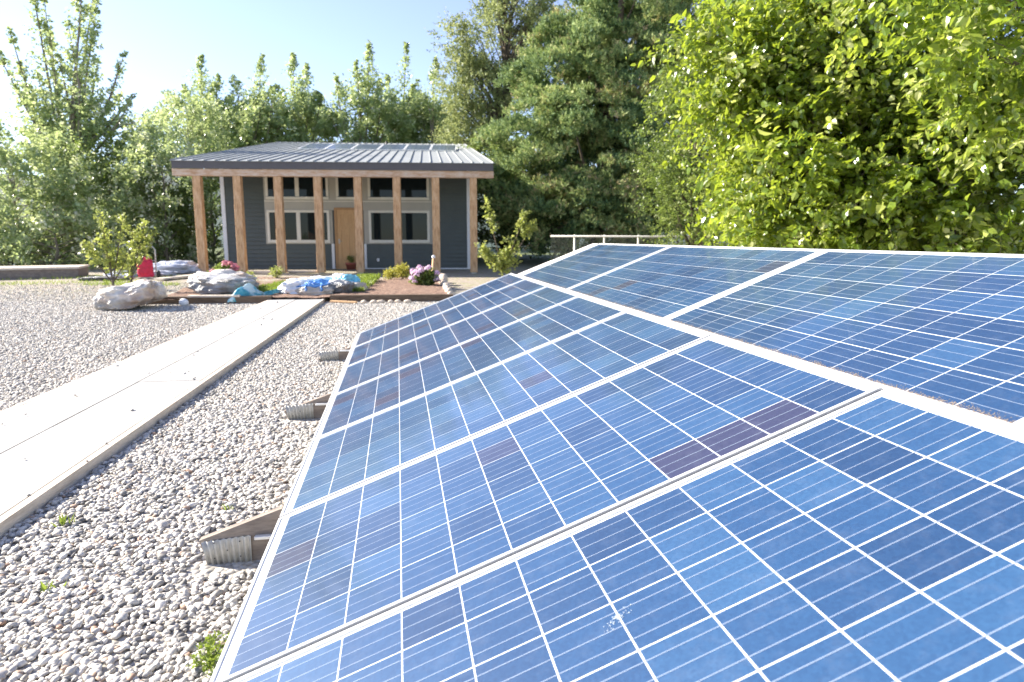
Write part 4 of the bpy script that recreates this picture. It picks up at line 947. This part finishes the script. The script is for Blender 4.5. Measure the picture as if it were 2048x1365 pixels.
def small_shrub(label, px, py, Y, r, mat, n=160, leaf=.05, nm='shrub'):
    c = at(px, py, Y); b = (c[0], Y, gz(Y)+.02); root = empty(nm, b, label, 'shrub', 'small shrubs in the bed')
    O = in_blob((0,0,r[2]*.8), r, n, .2)[0]; O = O[O[:,2] > 0]; n = len(O)
    V, F, T = twig_leaves(O, nrm(rdir(n)*.8+np.array([0,0,.6])), np.full(n,.10), 5, leaf, .35, .8, .1, .4); np_mesh('foliage', V, F, mat, root, tint=T)
    bm = BM()
    for q in range(5): a = q*1.25; tube(bm, [(0,0,-.04),(r[0]*.5*math.cos(a),r[1]*.5*math.sin(a),r[2])], [.008,.004], 4)
    obj('stem', bm, M['bark'], root)
small_shrub('yellow green shrub, the lower left one of the pair in the bed', 781, 555, 16.4, (.17,.15,.14), M['leaf_yellow'])
small_shrub('taller yellow shrub of the pair beside the lilac hydrangea', 805, 552, 16.7, (.18,.15,.2), M['leaf_yellow'], 200)
small_shrub('small sparse plant in front of the third porch post', 553, 552, 17.4, (.18,.14,.14), M['leaf_sap'], 90)
small_shrub('small green plant between the salmon hydrangea and the ledge board', 500, 560, 15.6, (.14,.12,.13), M['leaf_sap'], 80)
# stake with a white cap
a = Vector((.72,14.3,gz(14.3)+.02)); b = Vector(at(867,512,14.6))
root = empty('garden_stake', a, 'leaning wooden stake with a white cap beside the lilac hydrangea', 'stake')
bm = BM(); tube(bm, [Vector((0,0,-.1)), (b-a)*.9], [.035,.028], 6); obj('stake', bm, M['timber'], root)
bm = BM(); bmesh.ops.create_icosphere(bm, subdivisions=3, radius=.042, matrix=Matrix.Translation((b-a)*.96)); obj('cap', bm, M['white'], root, smooth=True)
# terracotta pot
Y = 20.6; c = at(703,552,Y); root = empty('flower_pot', (c[0],Y,.585), 'terracotta pot with a small plant in front of the door', 'flower pot')
bm = BM(); lathe(bm, [(.11,0),(.155,.27),(.175,.27),(.175,.33),(.15,.33),(.14,.28)], 20); obj('pot', bm, plain('terracotta', (.30,.09,.06), .8, .15), root)
O = in_blob((0,0,.42), (.13,.13,.12), 70, .2)[0]; V, F, T = twig_leaves(O, nrm(rdir(70)+np.array([0,0,.8])), np.full(70,.1), 4, .05); np_mesh('plant', V, F, M['leaf_mid'], root, tint=T)

# grass: small lawns in the bed, tufts in the gravel
def grass_patch(P, hgt, label=None, z=.1):
    n = len(P); P = P.copy(); P[:,2] += z-.01
    D_ = nrm(rng.normal(0,.45,(n,3))*np.array([1,1,0]) + np.array([0,0,1])); s = hgt*rng.uniform(.5,1.3,n)
    V, F = leaves(P, D_, nrm(rng.normal(size=(n,3))), s, s*.09, .1); return V, F, rng.uniform(0,1,n)
def lawn(poly, dens):
    xs = [p[0] for p in poly]; ys = [p[1] for p in poly]
    def inside(X, Y):
        r = np.zeros(len(X), bool); m = len(poly)
        for i in range(m):
            x1, y1 = poly[i]; x2, y2 = poly[(i+1) % m]
            r ^= ((y1 > Y) != (y2 > Y)) & (X < (x2-x1)*(Y-y1)/(y2-y1+1e-9)+x1 + .08*np.sin(Y*9))
        return r
    return scatter(min(xs), max(xs), min(ys), max(ys), dens, inside)
parts = [grass_patch(lawn([(-1.15,12.6),(-.75,12.6),(-.45,16.4),(-.95,16.6),(-.95,14)], 2600), .10),
         grass_patch(lawn([(-3.0,12.7),(-2.3,12.7),(-2.1,14.6),(-2.4,15.2)], 2600), .09)]
V, F, T = cat(parts); tag(np_mesh('grass', V, F, M['grass'], tint=T), kind='stuff')
P = np.concatenate([lawn([(-12,15.2),(-6,16.2),(-6,16.9),(-12,16.2)], 260), lawn([(-7,15.6),(-5,15.2),(-4.9,15.9),(-6.8,16.6)], 500), lawn([(-9.5,17.2),(-5.2,17.6),(-5.2,18.2),(-9.5,18.6)], 200)])
V, F, T = grass_patch(P, .07, z=0.01); tag(np_mesh('grass', V, F, M['grass'], tint=T), kind='stuff')
def weed(label, x, y, r, n, leaf=.014, h=.08):
    root = empty('weed', (x,y,gz(y)), label, 'weed', 'weeds growing through the gravel'); O = in_blob((0,0,.0),(r*.6,r,h),n,.1)[0]; O[:,2] = np.abs(O[:,2])
    V, F, T = twig_leaves(O, nrm(rdir(n)*.7+np.array([0,0,.7])), np.full(n,.03), 5, leaf, .42, .9, .1, .5); np_mesh('foliage', V, F, M['grass'], root, tint=T)
    bm = BM()
    for q in range(6): a = q*1.05; tube(bm, [(0,0,-.01),(r*.35*math.cos(a),r*.6*math.sin(a),h*.8)], [.002,.001], 4)
    obj('stem', bm, M['grass'], root)
wx, wy = ong(428, 1322)
weed('bright green weed clump against the panel edge at the bottom', wx, wy, .13, 90, .015, .05)
def tuft(label, x, y, n, h):
    P = np.stack([x+rng.normal(0,.012,n), y+rng.normal(0,.012,n), np.full(n, 0.0)],1) - np.array([x,y,0]); V, F, T = grass_patch(P, h, z=.012); o = np_mesh('weed', V, F, M['grass'], tint=T); o.location = (x,y,gz(y)); tag(o, label, 'weed', 'weeds growing through the gravel')
for lab, px, py, n, h in (('small grass tuft in the gravel below the path edge', 132, 1052, 16, .05), ('pale tuft above the nearest support board', 457, 1022, 12, .045), ('tiny yellow green tuft in the lower left gravel', 100, 1185, 12, .045)):
    x, y = ong(px, py); tuft(lab, x, y, n, h)
